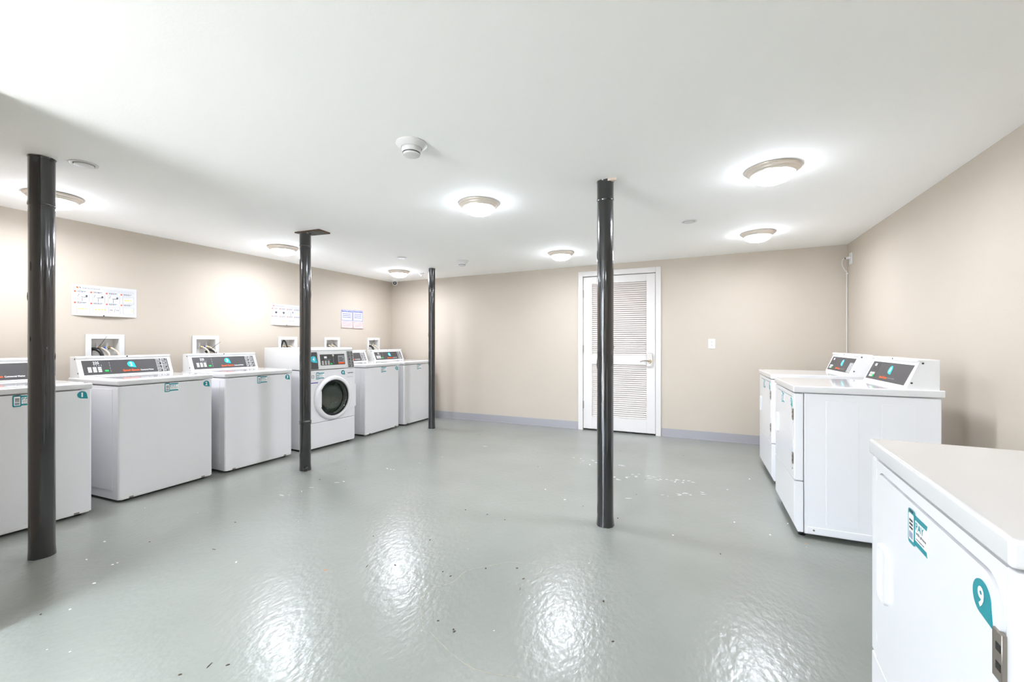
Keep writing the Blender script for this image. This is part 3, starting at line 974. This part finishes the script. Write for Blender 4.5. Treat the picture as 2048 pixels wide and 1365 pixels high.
post((-3.389, 1.100), 0.0535, 'nearest and widest-looking black steel post, standing before washer 1', 1.969)
post((-3.412, 2.855), 0.049, 'black steel post under a rusty ceiling plate, before the front-load washer', 2.10, knob=0.446,
     plate=[(-3.483, 2.80), (-3.196, 2.819), (-3.213, 2.96), (-3.465, 2.933)])
post((-3.447, 4.951), 0.046, 'farthest black steel post before the corner washer', 1.943)
p4 = post((-0.586, 2.802), 0.053, 'black steel post standing alone mid-floor before the louvered door', 2.13)
part('plaster_patch', lambda bm: lathe(bm, [(0.0, 0.0), (0.03, -0.002), (0.034, 0.012), (0.0, 0.014)], 9, Matrix.Translation((0.045, -0.036, 2.242)) @ Matrix.Diagonal((1.1, 0.5, 1, 1))), 'plaster', p4)

# ------------------------------------------------------------------ ceiling fixtures
def ceiling_light(x, y, label):
    z = ceil_z(x, y)
    t = thing('ceiling_light', label, 'ceiling light', (x, y, z), 0, 'round flush ceiling lights')
    part('ring', lambda bm: lathe(bm, [(0.100, 0.0), (0.148, 0.0), (0.152, -0.004), (0.150, -0.010), (0.142, -0.016), (0.136, -0.018), (0.134, -0.024), (0.128, -0.029),
                                       (0.1245, -0.031), (0.122, -0.038), (0.116, -0.040), (0.112, -0.036)], 48), 'nickel', t, key='cl_ring', label='brushed nickel trim ring')
    part('dome', lambda bm: lathe(bm, [(0.117, -0.034), (0.115, -0.044), (0.107, -0.058), (0.092, -0.071), (0.070, -0.081), (0.045, -0.087), (0.020, -0.090), (0, -0.0905)], 48),
         'dome_glass', t, key='cl_dome', label='lit frosted glass dome')
    ld = bpy.data.lights.get('lamp_disc') or bpy.data.lights.new('lamp_disc', 'AREA')
    ld.shape = 'DISK'
    ld.size = 0.19
    ld.energy = LAMP_DOWN
    ld.color = (0.86, 0.89, 0.97)
    lo = bpy.data.objects.new('lamp_disc', ld)
    C.objects.link(lo)
    lo.parent = t
    lo.location = (0, 0, -0.093)
    return t


ceiling_light(-4.156, 1.409, 'lit ceiling light partly hidden by the nearest black post')
ceiling_light(-4.135, 3.178, 'lit ceiling light beside the post with the rusty plate')
ceiling_light(-3.997, 4.928, 'lit ceiling light in the far left corner, above the small security camera')
ceiling_light(-1.540, 2.823, 'lit ceiling light near the middle of the ceiling')
ceiling_light(-1.512, 4.763, 'lit ceiling light close before the louvered door')
ceiling_light(0.388, 3.032, 'largest lit ceiling light, above the near end of the right row')
ceiling_light(0.481, 4.733, 'lit ceiling light near the far right wall corner')
# two unseen lamps added behind the camera to brighten the near ceiling
ceiling_light(-1.54, -0.62, 'added unseen ceiling light behind the camera, nearest the doorway')
ceiling_light(0.90, -0.75, 'added unseen ceiling light behind the camera, nearest the right wall')


def smoke_detector(x, y, label):
    z = ceil_z(x, y)
    t = thing('smoke_detector', label, 'smoke detector', (x, y, z), 0, 'white smoke detectors')
    part('base', lambda bm: lathe(bm, [(0.0, 0.0), (0.080, 0.0), (0.082, -0.006), (0.078, -0.012), (0.062, -0.024), (0.054, -0.027)], 40), 'white_plastic', t, key='sd_base')
    part('housing', lambda bm: lathe(bm, [(0.052, -0.024), (0.050, -0.046), (0.046, -0.050)], 40), 'white_plastic', t, key='sd_house')
    part('vent_slot', lambda bm: lathe(bm, [(0.043, -0.046), (0.040, -0.054), (0.040, -0.056)], 40), 'dark_print', t, key='sd_slot')
    part('cap', lambda bm: lathe(bm, [(0.044, -0.0545), (0.043, -0.062), (0.036, -0.066), (0, -0.067)], 40), 'white_plastic', t, key='sd_cap')


smoke_detector(-1.405, 1.834, 'large near white smoke detector on the ceiling')
smoke_detector(-2.789, 4.664, 'small far white smoke detector by the farthest post')


def sprinkler(x, y, label):
    z = ceil_z(x, y)
    t = thing('sprinkler_cover', label, 'sprinkler', (x, y, z), 0, 'flat white sprinkler covers')
    part('flange', lambda bm: lathe(bm, [(0.064, 0.0), (0.063, -0.004), (0.056, -0.006), (0.047, -0.004), (0.047, 0.0)], 40), 'white_plastic', t, key='sp_fl')
    part('recess', lambda bm: lathe(bm, [(0.047, -0.0015), (0, -0.0015)], 40), 'dark_print', t, key='sp_rc')
    part('cover_plate', lambda bm: lathe(bm, [(0.043, -0.003), (0.043, -0.010), (0.038, -0.012), (0, -0.012)], 40), 'white_plastic', t, key='sp_cv')


sprinkler(-3.277, 1.236, 'round white sprinkler cover beside the top of the nearest post')
sprinkler(-3.333, 4.157, 'round white sprinkler cover above the corner ceiling light')
sprinkler(-0.112, 4.024, 'round white sprinkler cover between the right-hand ceiling lights and the door')

t = thing('ceiling_bracket', 'small white slanted bracket on the ceiling left of the farthest post', 'bracket', (-3.819, 5.21, ceil_z(-3.819, 5.21)))
part('plate', lambda bm: box(bm, -0.05, 0.05, -0.02, 0.02, -0.006, 0, 0.002, 1), 'white_plastic', t)
part('arm', lambda bm: tube(bm, [(-0.03, 0, -0.004), (0.0, -0.005, -0.03), (0.03, -0.01, -0.045)], 0.012, 8), 'white_plastic', t)

cx, cy = -4.60, 5.57
t = thing('security_camera', 'white turret security camera with black lens in the ceiling corner', 'camera', (cx, cy, ceil_z(cx, cy)), 0)
part('base', lambda bm: lathe(bm, [(0, 0), (0.055, 0), (0.056, -0.012), (0.048, -0.026), (0.038, -0.030)], 32), 'white_plastic', t)
look = Vector((0.55, -0.75, -0.22)).normalized()
u_ = look.cross(Vector((0, 0, 1))).normalized()
LM = frame_matrix((0, 0, -0.046), u_, u_.cross(look) * -1, look)
part('ball', lambda bm: lathe(bm, [(0, -0.042), (0.025, -0.034), (0.040, -0.014), (0.043, 0.004), (0.038, 0.020), (0.030, 0.028), (0.028, 0.026)], 32, LM), 'white_plastic', t)
part('lens', lambda bm: lathe(bm, [(0.0285, 0.025), (0.026, 0.030), (0.012, 0.034), (0, 0.0345)], 28, LM), 'black_plastic', t, label='black lens face')
part('lens_glass', lambda bm: lathe(bm, [(0.010, 0.034), (0.008, 0.037), (0, 0.0375)], 20, LM), 'camera_ring', t)

# ------------------------------------------------------------------ left wall: outlet boxes, posters, notices
def outlet_box(i, label, style):
    y0, y1 = BOXES[i]
    t = thing('washer_outlet_box', label, 'outlet box', (XL, (y0 + y1) / 2, BZ0), 0, 'white recessed washer outlet boxes')
    hw, H = (y1 - y0) / 2, BZ1 - BZ0
    def flange(bm):
        frame(bm, -hw, hw, 0, H, 0.038, 0.0, 0.008, FRONT)
    part('flange', flange, 'white_plastic', t, smooth=False)
    a = hw - 0.037
    def rec(bm):
        D = 0.085
        box(bm, -D - 0.004, -D, -a, a, 0.037, H - 0.037)
        box(bm, -D, 0.001, -a - 0.0005, -a + 0.003, 0.037, H - 0.037)
        box(bm, -D, 0.001, a - 0.003, a + 0.0005, 0.037, H - 0.037)
        box(bm, -D, 0.001, -a, a, 0.0365, 0.040)
        box(bm, -D, 0.001, -a, a, H - 0.040, H - 0.0365)
    part('recess', rec, 'box_grey', t, smooth=False)
    rr = random.Random(20 + i)
    for k, (yy, cm) in enumerate(((-0.035, 'valve_red'), (0.032, 'valve_blue'))):
        v = part('valve', lambda bm: (tube(bm, [(-0.05, yy, 0.10), (-0.05, yy, 0.165)], [0.012, 0.009], 10)), 'white_plastic', t)
        part('valve_handle', lambda bm: box(bm, -0.052, -0.034, yy + (0.014 if k == 0 else -0.024), yy + (0.024 if k == 0 else -0.014), 0.105, 0.130, 0.003, 1), cm, v)
        part('hose', lambda bm: tube(bm, smooth_path([(-0.05, yy, 0.118), (-0.03, yy + 0.012, 0.122), (0.0, yy + 0.034, 0.100), (0.03, yy + 0.05, 0.06), (0.05, yy + 0.05, -0.06)]), 0.0085, 8), 'hose', t)
        part('coupling', lambda bm: tube(bm, [(-0.038, yy + 0.006, 0.124), (-0.022, yy + 0.016, 0.116)], 0.0125, 8), 'brass_dull', v)
    if style == 'drain_left':
        part('drain_hose', lambda bm: tube(bm, smooth_path([(-0.05, -0.085, 0.055), (-0.04, -0.080, 0.105), (0.0, -0.055, 0.105), (0.03, -0.035, 0.06), (0.05, -0.03, -0.06)]), 0.014, 10), 'black_plastic', t, label='black drain hose')
        part('cable_tie', lambda bm: tube(bm, [(0.005, -0.062, 0.105), (0.018, -0.03, 0.16), (0.028, 0.0, 0.222)], [0.003, 0.0026, 0.0012], 6), 'black_plastic', t)
    elif style == 'drain_right':
        part('drain_hose', lambda bm: tube(bm, smooth_path([(-0.05, 0.030, 0.060), (-0.03, 0.045, 0.085), (0.0, 0.065, 0.080), (0.03, 0.085, 0.05), (0.05, 0.09, -0.06)]), 0.012, 10), 'black_plastic', t, label='black drain hose')
        part('cable_tie', lambda bm: tube(bm, [(0.0, 0.055, 0.092), (0.02, 0.09, 0.135), (0.04, 0.13, 0.172)], [0.003, 0.0024, 0.001], 6), 'black_plastic', t)
    elif style == 'pipe':
        part('drain_hose', lambda bm: tube(bm, smooth_path([(-0.05, -0.06, 0.05), (-0.045, -0.05, 0.13), (-0.03, -0.03, 0.19), (0.0, -0.01, 0.12), (0.03, 0.0, -0.05)]), 0.009, 10), 'black_plastic', t, label='black drain hose')
    elif style == 'coil':
        part('braided_hose', lambda bm: tube(bm, smooth_path([(-0.05, -0.07, 0.06), (-0.03, -0.06, 0.13), (-0.01, 0.0, 0.165), (0.0, 0.06, 0.14), (0.02, 0.085, 0.05), (0.04, 0.09, -0.05)]), 0.007, 10), 'steel', t, label='braided steel hose')


outlet_box(0, 'white wall outlet box with slanting cable tie, above washer 2', 'drain_left')
outlet_box(1, 'white wall outlet box with hoses above washer 3', 'drain_right')
outlet_box(2, 'white wall outlet box just left of the rusty-plate post', 'pipe')
outlet_box(3, 'white wall outlet box below the two blue and red notices', 'coil')
outlet_box(4, 'white wall outlet box nearest the far corner', 'drain_left')


def wavy(bm, M, y0, y1, z, h, seed, w=0.0005, dens=90):
    """a line of illegible small print: short upright ticks of uneven width"""
    rr = random.Random(seed)
    y = y0
    while y < y1 - 0.001:
        l = rr.uniform(0.5, 1.6) / dens
        rect(bm, y, min(y + l * 0.75, y1), z - h * rr.uniform(0.35, 0.5), z + h * rr.uniform(0.3, 0.5), 0, w, M)
        y += l


def poster(loc_y, z0, wd, ht, label, photo_cells):
    t = thing('instruction_poster', label, 'poster', (XL, loc_y, z0), 0, 'washer instruction posters')
    def X(u, v):
        b = max(0.0, 1 - v / (ht * 0.55))
        return 0.003 + 0.022 * b * b * (1 - ((u - wd / 2) / (wd / 2)) ** 2)
    def sheet(bm):
        nu, nv = 16, 10
        g = [[bm.verts.new((X(wd * i / nu, ht * j / nv), wd * i / nu, ht * j / nv)) for i in range(nu + 1)] for j in range(nv + 1)]
        gb = [[bm.verts.new((X(wd * i / nu, ht * j / nv) - 0.001, wd * i / nu, ht * j / nv)) for i in range(nu + 1)] for j in range(nv + 1)]
        for j in range(nv):
            for i in range(nu):
                bm.faces.new((g[j][i], g[j][i + 1], g[j + 1][i + 1], g[j + 1][i]))
                bm.faces.new((gb[j][i], gb[j + 1][i], gb[j + 1][i + 1], gb[j][i + 1]))
        ed = [g[0], gb[0]], [g[-1], gb[-1]]
        for A, B in ed:
            for i in range(nu):
                bm.faces.new((A[i], A[i + 1], B[i + 1], B[i]))
        for k in (0, -1):
            for j in range(nv):
                bm.faces.new((g[j][k], g[j + 1][k], gb[j + 1][k], gb[j][k]))
    part('sheet', sheet, 'paper', t)
    def bend(bm):
        for v in bm.verts:
            v.co.x += X(v.co.y, v.co.z) + 0.0006
    def B(fn):
        def f(bm):
            fn(bm)
            bend(bm)
        return f
    logo_a = lambda bm: poly(bm, [(0.028, ht - 0.028), (0.040, ht - 0.034), (0.044, ht - 0.024), (0.032, ht - 0.017)], 0, 0.0006, FRONT)
    part('logo', B(logo_a), 'orange', t, smooth=False)
    part('logo_mark', B(lambda bm: poly(bm, [(0.048, ht - 0.024), (0.058, ht - 0.031), (0.060, ht - 0.026), (0.050, ht - 0.019)], 0, 0.0006, FRONT)), 'dark_print', t, smooth=False)
    part('heading', B(lambda bm: wavy(bm, FRONT, 0.070, 0.185, ht - 0.028, 0.009, 5)), 'grey_print', t, smooth=False)
    part('small_print', B(lambda bm: [wavy(bm, FRONT, 0.2 + 0.01 * k, wd - 0.02, ht - 0.026 - 0.009 * k, 0.002, 9 + k) for k in range(3)]), 'grey_print', t, smooth=False)
    cw = (wd - 0.03) / 4
    for r_ in range(2):
        for c_ in range(4):
            u = 0.015 + cw * c_
            v = ht - 0.062 if r_ == 0 else ht * 0.40
            part('step_number', B(lambda bm: poly(bm, rrect_pts(u, u + 0.013, v - 0.004, v + 0.009, 0.004, 3), 0, 0.0006, FRONT)), 'red_orange', t, smooth=False)
            part('step_text', B(lambda bm: (wavy(bm, FRONT, u + 0.022, u + 0.022 + cw * 0.55, v + 0.006, 0.005, 31 + c_ + 7 * r_),
                                            wavy(bm, FRONT, u + 0.022, u + 0.022 + cw * 0.45, v - 0.001, 0.003, 51 + c_ + 7 * r_))), 'dark_print', t, smooth=False)
            a, b = u + 0.016, u + cw - 0.006
            c0, d0 = (v - 0.082, v - 0.012) if r_ == 0 else (v - 0.078, v - 0.016)
            part('picture_frame', B(lambda bm: frame(bm, a, b, c0, d0, 0.0012, 0, 0.0005, FRONT)), 'grey_print', t, smooth=False)
            m_, hh = (a + b) / 2, (d0 - c0)
            if r_ == 0 and c_ < 3:
                if photo_cells and c_ < 2:
                    part('picture', B(lambda bm: poly(bm, [(m_ - 0.018, c0 + hh * .6), (m_, c0 + hh * .3), (m_ + 0.018, c0 + hh * .6), (m_, c0 + hh * .75)], 0, 0.0006, FRONT)), 'dark_print', t, smooth=False)
                else:
                    part('picture', B(lambda bm: (poly(bm, [(m_ - 0.03, c0 + hh * .62), (m_ - 0.022, c0 + hh * .95), (m_ + 0.008, c0 + hh * .95), (m_ + 0.016, c0 + hh * .62)], 0, 0.0004, FRONT),)), 'white_print', t, smooth=False)
                    part('line_drawing', B(lambda bm: (rect(bm, m_ - 0.012, m_ + 0.030, c0 + hh * .56, c0 + hh * .62, 0, 0.0006, FRONT),
                                                       poly(bm, [(m_ - 0.034, c0 + hh * .60), (m_ - 0.031, c0 + hh * .60), (m_ - 0.022, c0 + hh * .93), (m_ - 0.025, c0 + hh * .93)], 0, 0.0006, FRONT),
                                                       rect(bm, m_ - 0.006, m_ - 0.004, c0 + 0.004, c0 + hh * .5, 0, 0.0006, FRONT),
                                                       poly(bm, [(m_ + 0.016, c0 + hh * .64), (m_ + 0.028, c0 + hh * .64), (m_ + 0.032, c0 + hh * .78), (m_ + 0.020, c0 + hh * .84)], 0, 0.0006, FRONT))), 'dark_print', t, smooth=False)
            elif r_ == 1 and c_ == 2:
                part('line_drawing', B(lambda bm: (poly(bm, [(m_ - 0.004, c0 + hh * .2), (m_ - 0.001, c0 + hh * .2), (m_ + 0.009, c0 + hh * .75), (m_ + 0.006, c0 + hh * .75)], 0, 0.0006, FRONT),
                                                   wavy(bm, FRONT, m_ - 0.03, m_ - 0.008, c0 + hh * .5, 0.014, 3), wavy(bm, FRONT, m_ + 0.012, m_ + 0.034, c0 + hh * .5, 0.010, 4))), 'grey_print', t, smooth=False)
            else:
                nk = 4 if (r_ == 1 and c_ == 1) else (1 if (r_ == 1 and c_ == 3) else 3)
                st = m_ + 0.022 if nk == 1 else m_ - 0.030
                part('key_strip', B(lambda bm: rect(bm, a + 0.004, b - 0.004, c0 + hh * .28, c0 + hh * .70, 0, 0.0003, FRONT)), 'white_print', t, smooth=False)
                part('highlight', B(lambda bm: [rect(bm, st + 0.020 * k, st + 0.014 + 0.020 * k, c0 + hh * .42, c0 + hh * .56, 0, 0.0008, FRONT) for k in range(nk)]), 'yellow_print', t, smooth=False)
    part('pin', lambda bm: lathe(bm, [(0.005, 0), (0.005, 0.004), (0, 0.005)], 12, FRONT @ Matrix.Translation((wd * 0.45, 0.004, X(wd * 0.45, 0)))), 'black', t)


poster(1.734, 1.426, 0.447, 0.262, 'larger-looking white instruction poster above washer 2', False)
poster(3.527, 1.411, 0.447, 0.262, 'white instruction poster half hidden by the rusty-plate post', True)


def notice(y0, z0, wd, ht, label, seed):
    t = thing('paper_notice', label, 'notice', (XL, y0, z0), 0, 'pair of blue and red notices')
    def sheet(bm):
        box(bm, 0.0015, 0.0025, 0, wd, ht * 0.37, ht)
        poly(bm, [(0.0015, ht * 0.37), (0.0025, ht * 0.37), (0.0125, 0.0), (0.0115, 0.0)], 0, wd, frame_matrix((0, 0, 0), (1, 0, 0), (0, 0, 1), (0, 1, 0)))
    part('sheet', sheet, 'paper', t, smooth=False)
    M1 = FRONT @ Matrix.Translation((0, 0, 0.0027))
    z_ = ht * 0.40
    tilt = -math.atan2(0.010, ht * 0.37)
    M2 = Matrix.Translation((0.0029, 0, ht * 0.37)) @ Matrix.Rotation(tilt, 4, 'Y') @ FRONT
    part('blue_frame', lambda bm: frame(bm, 0.004, wd - 0.004, z_, ht - 0.004, 0.006, 0, 0.0005, M1), 'ink_blue', t, smooth=False)
    part('blue_heading', lambda bm: wavy(bm, M1, 0.014, wd - 0.014, ht - 0.026, 0.022, seed, dens=60), 'ink_blue', t, smooth=False)
    part('blue_lettering', lambda bm: [wavy(bm, M1, 0.03, wd - 0.03, ht - 0.062 - 0.026 * k, 0.012, seed + 1 + k, dens=70) for k in range(3)], 'ink_blue', t, smooth=False)
    part('red_frame', lambda bm: frame(bm, 0.004, wd - 0.004, -ht * 0.36, -0.004, 0.004, 0, 0.0005, M2), 'ink_red', t, smooth=False)
    part('red_lettering', lambda bm: [wavy(bm, M2, 0.02, wd - 0.02, -0.022 - 0.017 * k, 0.007, seed + 11 + k, dens=80) for k in range(4)], 'ink_red', t, smooth=False)


notice(4.634, 1.409, 0.222, 0.270, 'left one of two paper notices with blue and red print', 100)
notice(4.862, 1.406, 0.205, 0.278, 'right one of two paper notices with blue and red print', 200)

# ------------------------------------------------------------------ wall outlets and cord
def outlet_plate(t, M):
    part('plate', lambda bm: poly(bm, rrect_pts(-0.038, 0.038, -0.060, 0.060, 0.006, 3), 0, 0.006, M), 'white_plastic', t)
    for v in (-0.021, 0.021):
        s = part('socket', lambda bm: poly(bm, rrect_pts(-0.017, 0.017, v - 0.014, v + 0.014, 0.008, 4), 0.005, 0.0075, M), 'white_plastic', t)
        part('slot', lambda bm: (rect(bm, -0.008, -0.005, v - 0.002, v + 0.007, 0.0073, 0.0078, M), rect(bm, 0.005, 0.008, v - 0.002, v + 0.007, 0.0073, 0.0078, M),
                                 rect(bm, -0.002, 0.002, v - 0.010, v - 0.006, 0.0073, 0.0078, M)), 'dark_print', s, smooth=False)


t = thing('wall_outlet', 'white duplex outlet on the back wall right of the door', 'outlet', (0.096, YB, 1.18))
outlet_plate(t, frame_matrix((0, 0, 0), (1, 0, 0), (0, 0, 1), (0, -1, 0)))
t = thing('wall_outlet', 'white outlet high on the right wall by the corner', 'outlet', (XR, 5.600, 2.087))
outlet_plate(t, frame_matrix((0, 0, 0), (0, 1, 0), (0, 0, 1), (-1, 0, 0)))
t = thing('power_cord', 'white cord hanging down the far right corner from the high outlet', 'cord', (XR - 0.008, 5.60, 2.10))
part('plug', lambda bm: tube(bm, [(0, 0, 0.0), (-0.022, 0.0, -0.004), (-0.04, 0.004, -0.006)], [0.014, 0.013, 0.008], 10), 'white_plastic', t)
part('plug_collar', lambda bm: tube(bm, [(-0.036, 0.003, -0.006), (-0.046, 0.005, -0.006)], 0.009, 10), 'dark_print', t)
part('cable', lambda bm: tube(bm, smooth_path([(-0.044, 0.005, -0.006), (-0.058, 0.03, -0.02), (-0.052, 0.06, -0.07), (-0.020, 0.085, -0.13), (-0.004, 0.095, -0.155), (-0.004, 0.095, -0.4),
                                               (-0.004, 0.095, -1.0), (-0.004, 0.095, -1.9)]), 0.0042, 8), 'white_plastic', t)
part('cable_clip', lambda bm: box(bm, -0.010, 0.007, 0.085, 0.105, -0.165, -0.150, 0.002, 1), 'white_plastic', t)

# ------------------------------------------------------------------ floor marks and scattered bits
BITS = [(-3.1, 1.18), (-2.9, 1.21), (-2.9, 1.23), (-3.03, 1.44), (-3.28, 1.33), (-2.84, 1.83), (-2.58, 1.54), (-1.81, 1.64), (-1.86, 2.05), (-1.51, 1.83), (-1.64, 1.76), (-1.37, 2.63),
        (-1.24, 1.88), (-1.18, 1.86), (-1.05, 2.0), (-0.9, 2.07), (-0.83, 1.99), (-0.81, 1.9), (-1.04, 1.54), (-0.95, 1.52), (-0.94, 1.51), (-0.42, 1.97), (-0.33, 1.72), (-0.49, 1.53),
        (-0.72, 3.82), (-0.48, 3.46), (0.37, 4.25), (0.2, 3.97), (0.18, 3.87), (-0.19, 4.84), (-0.83, 4.76), (-0.8, 3.05), (0.38, 3.07), (-0.17, 2.82), (0.19, 3.19), (0.56, 3.03), (0.09, 2.68),
        (-1.45, 3.84), (-0.54, 2.82), (-2.64, 4.86), (-2.22, 4.74), (-2.76, 1.08), (-2.66, 0.86), (-2.59, 0.93), (-1.67, 0.98), (-1.61, 1.01), (-2.32, 1.5), (-1.72, 0.91), (-0.53, 2.94),
        (0.51, 3.31), (-3.05, 2.7), (-3.07, 3.01), (-1.17, 3.27), (-0.96, 3.12), (-1.01, 4.11), (-0.46, 3.86), (-0.22, 3.9), (-1.22, 2.6), (-1.55, 2.64), (-1.51, 2.15)]
WHITE = {0, 1, 2, 4, 23, 24, 26, 28, 32, 33, 34, 41, 43, 46, 49, 52, 53, 54, 56}


def bits(sel):
    def f(bm):
        rr = random.Random(11 + len(sel))
        for i in sel:
            x, y = BITS[i]
            L, w_ = (rr.uniform(0.004, 0.008), rr.uniform(0.003, 0.005)) if i not in (10, 17, 6, 44) else (0.014, 0.0016)
            M = Matrix.Translation((x, y, 0.0)) @ Matrix.Rotation(rr.uniform(0, pi), 4, 'Z')
            poly(bm, [(-L, -w_ * 0.3), (-L * 0.2, -w_), (L, -w_ * 0.4), (L * 0.7, w_ * 0.6), (-L * 0.4, w_)], 0.0, 0.002, M)
    return f


dark = [i for i in range(len(BITS)) if i not in WHITE and i not in (35, 7, 27)]
o = part('floor_debris', bits(dark), 'debris_dark', None, kind='stuff', smooth=False)
tag(o, 'tiny dark leaf bits and grit scattered on the painted floor', 'debris')
o = part('paint_chips', bits(sorted(WHITE)), 'debris_white', None, kind='stuff', smooth=False)
tag(o, 'tiny white paint chips scattered on the painted floor', 'debris')
o = part('leaf_scrap', bits([35, 7]), 'debris_orange', None, kind='stuff', smooth=False)
tag(o, 'tiny orange brown scraps lying on the painted floor', 'debris')


def ribbon(bm, pts, w_, seed, z=0.0004, keep=0.96):
    rr = random.Random(seed)
    P = smooth_path([(x, y, 0) for x, y in pts], 10)
    L, R = [], []
    for i, p in enumerate(P):
        t = (P[min(i + 1, len(P) - 1)] - P[max(i - 1, 0)]).normalized()
        n = Vector((-t.y, t.x, 0))
        q = w_ * rr.uniform(0.1, 1.0)
        c = p + n * rr.uniform(-1, 1) * w_ * 0.5
        L.append(bm.verts.new((c + n * q).to_tuple()[:2] + (z,)))
        R.append(bm.verts.new((c - n * q).to_tuple()[:2] + (z,)))
    for i in range(len(P) - 1):
        if rr.random() < keep:
            bm.faces.new((L[i], R[i], R[i + 1], L[i + 1]))


part('puddle_edge', lambda bm: (ribbon(bm, [(-1.053, 1.457), (-1.143, 1.559), (-1.19, 1.639), (-1.212, 1.726), (-1.142, 1.819), (-1.128, 1.942), (-1.023, 2.055), (-0.96, 2.112), (-0.828, 2.149), (-0.726, 2.183)], 0.0022, 1),
                               ribbon(bm, [(-1.03, 1.467), (-0.893, 1.404), (-0.785, 1.37), (-0.703, 1.373), (-0.597, 1.4)], 0.0022, 2)), 'stain_tan', floor_obj, kind='stuff', smooth=False)


def scuffs(bm):
    """short irregular pale scrapes strewn along two worn tracks"""
    rr = random.Random(5)
    tracks = [([(-0.70, 3.75), (-0.58, 3.91), (-0.43, 3.96), (-0.26, 3.95), (-0.05, 3.94)], 26), ([(-1.25, 4.3), (-0.95, 4.2), (-0.7, 4.22)], 14),
              ([(-0.6, 3.3), (-0.3, 3.5), (0.1, 3.75)], 10), ([(-3.0, 2.3), (-2.6, 3.4), (-2.3, 4.3)], 12)]
    for pts, n in tracks:
        P = smooth_path([(x, y, 0) for x, y in pts], 12)
        for k in range(n):
            c = P[rr.randrange(len(P))] + Vector((rr.gauss(0, 0.02), rr.gauss(0, 0.03), 0))
            L, w_ = rr.uniform(0.008, 0.034), rr.uniform(0.002, 0.007)
            a = rr.gauss(0.1, 0.35)
            M = Matrix.Translation((c.x, c.y, 0)) @ Matrix.Rotation(a, 4, 'Z')
            m = 9
            vs = [bm.verts.new(M @ Vector((L * cos(2 * pi * q / m) * rr.uniform(.6, 1), w_ * sin(2 * pi * q / m) * rr.uniform(.5, 1), 0.0004))) for q in range(m)]
            bm.faces.new(vs)


part('scuff_mark', scuffs, 'scuff_white', floor_obj, kind='stuff', smooth=False)
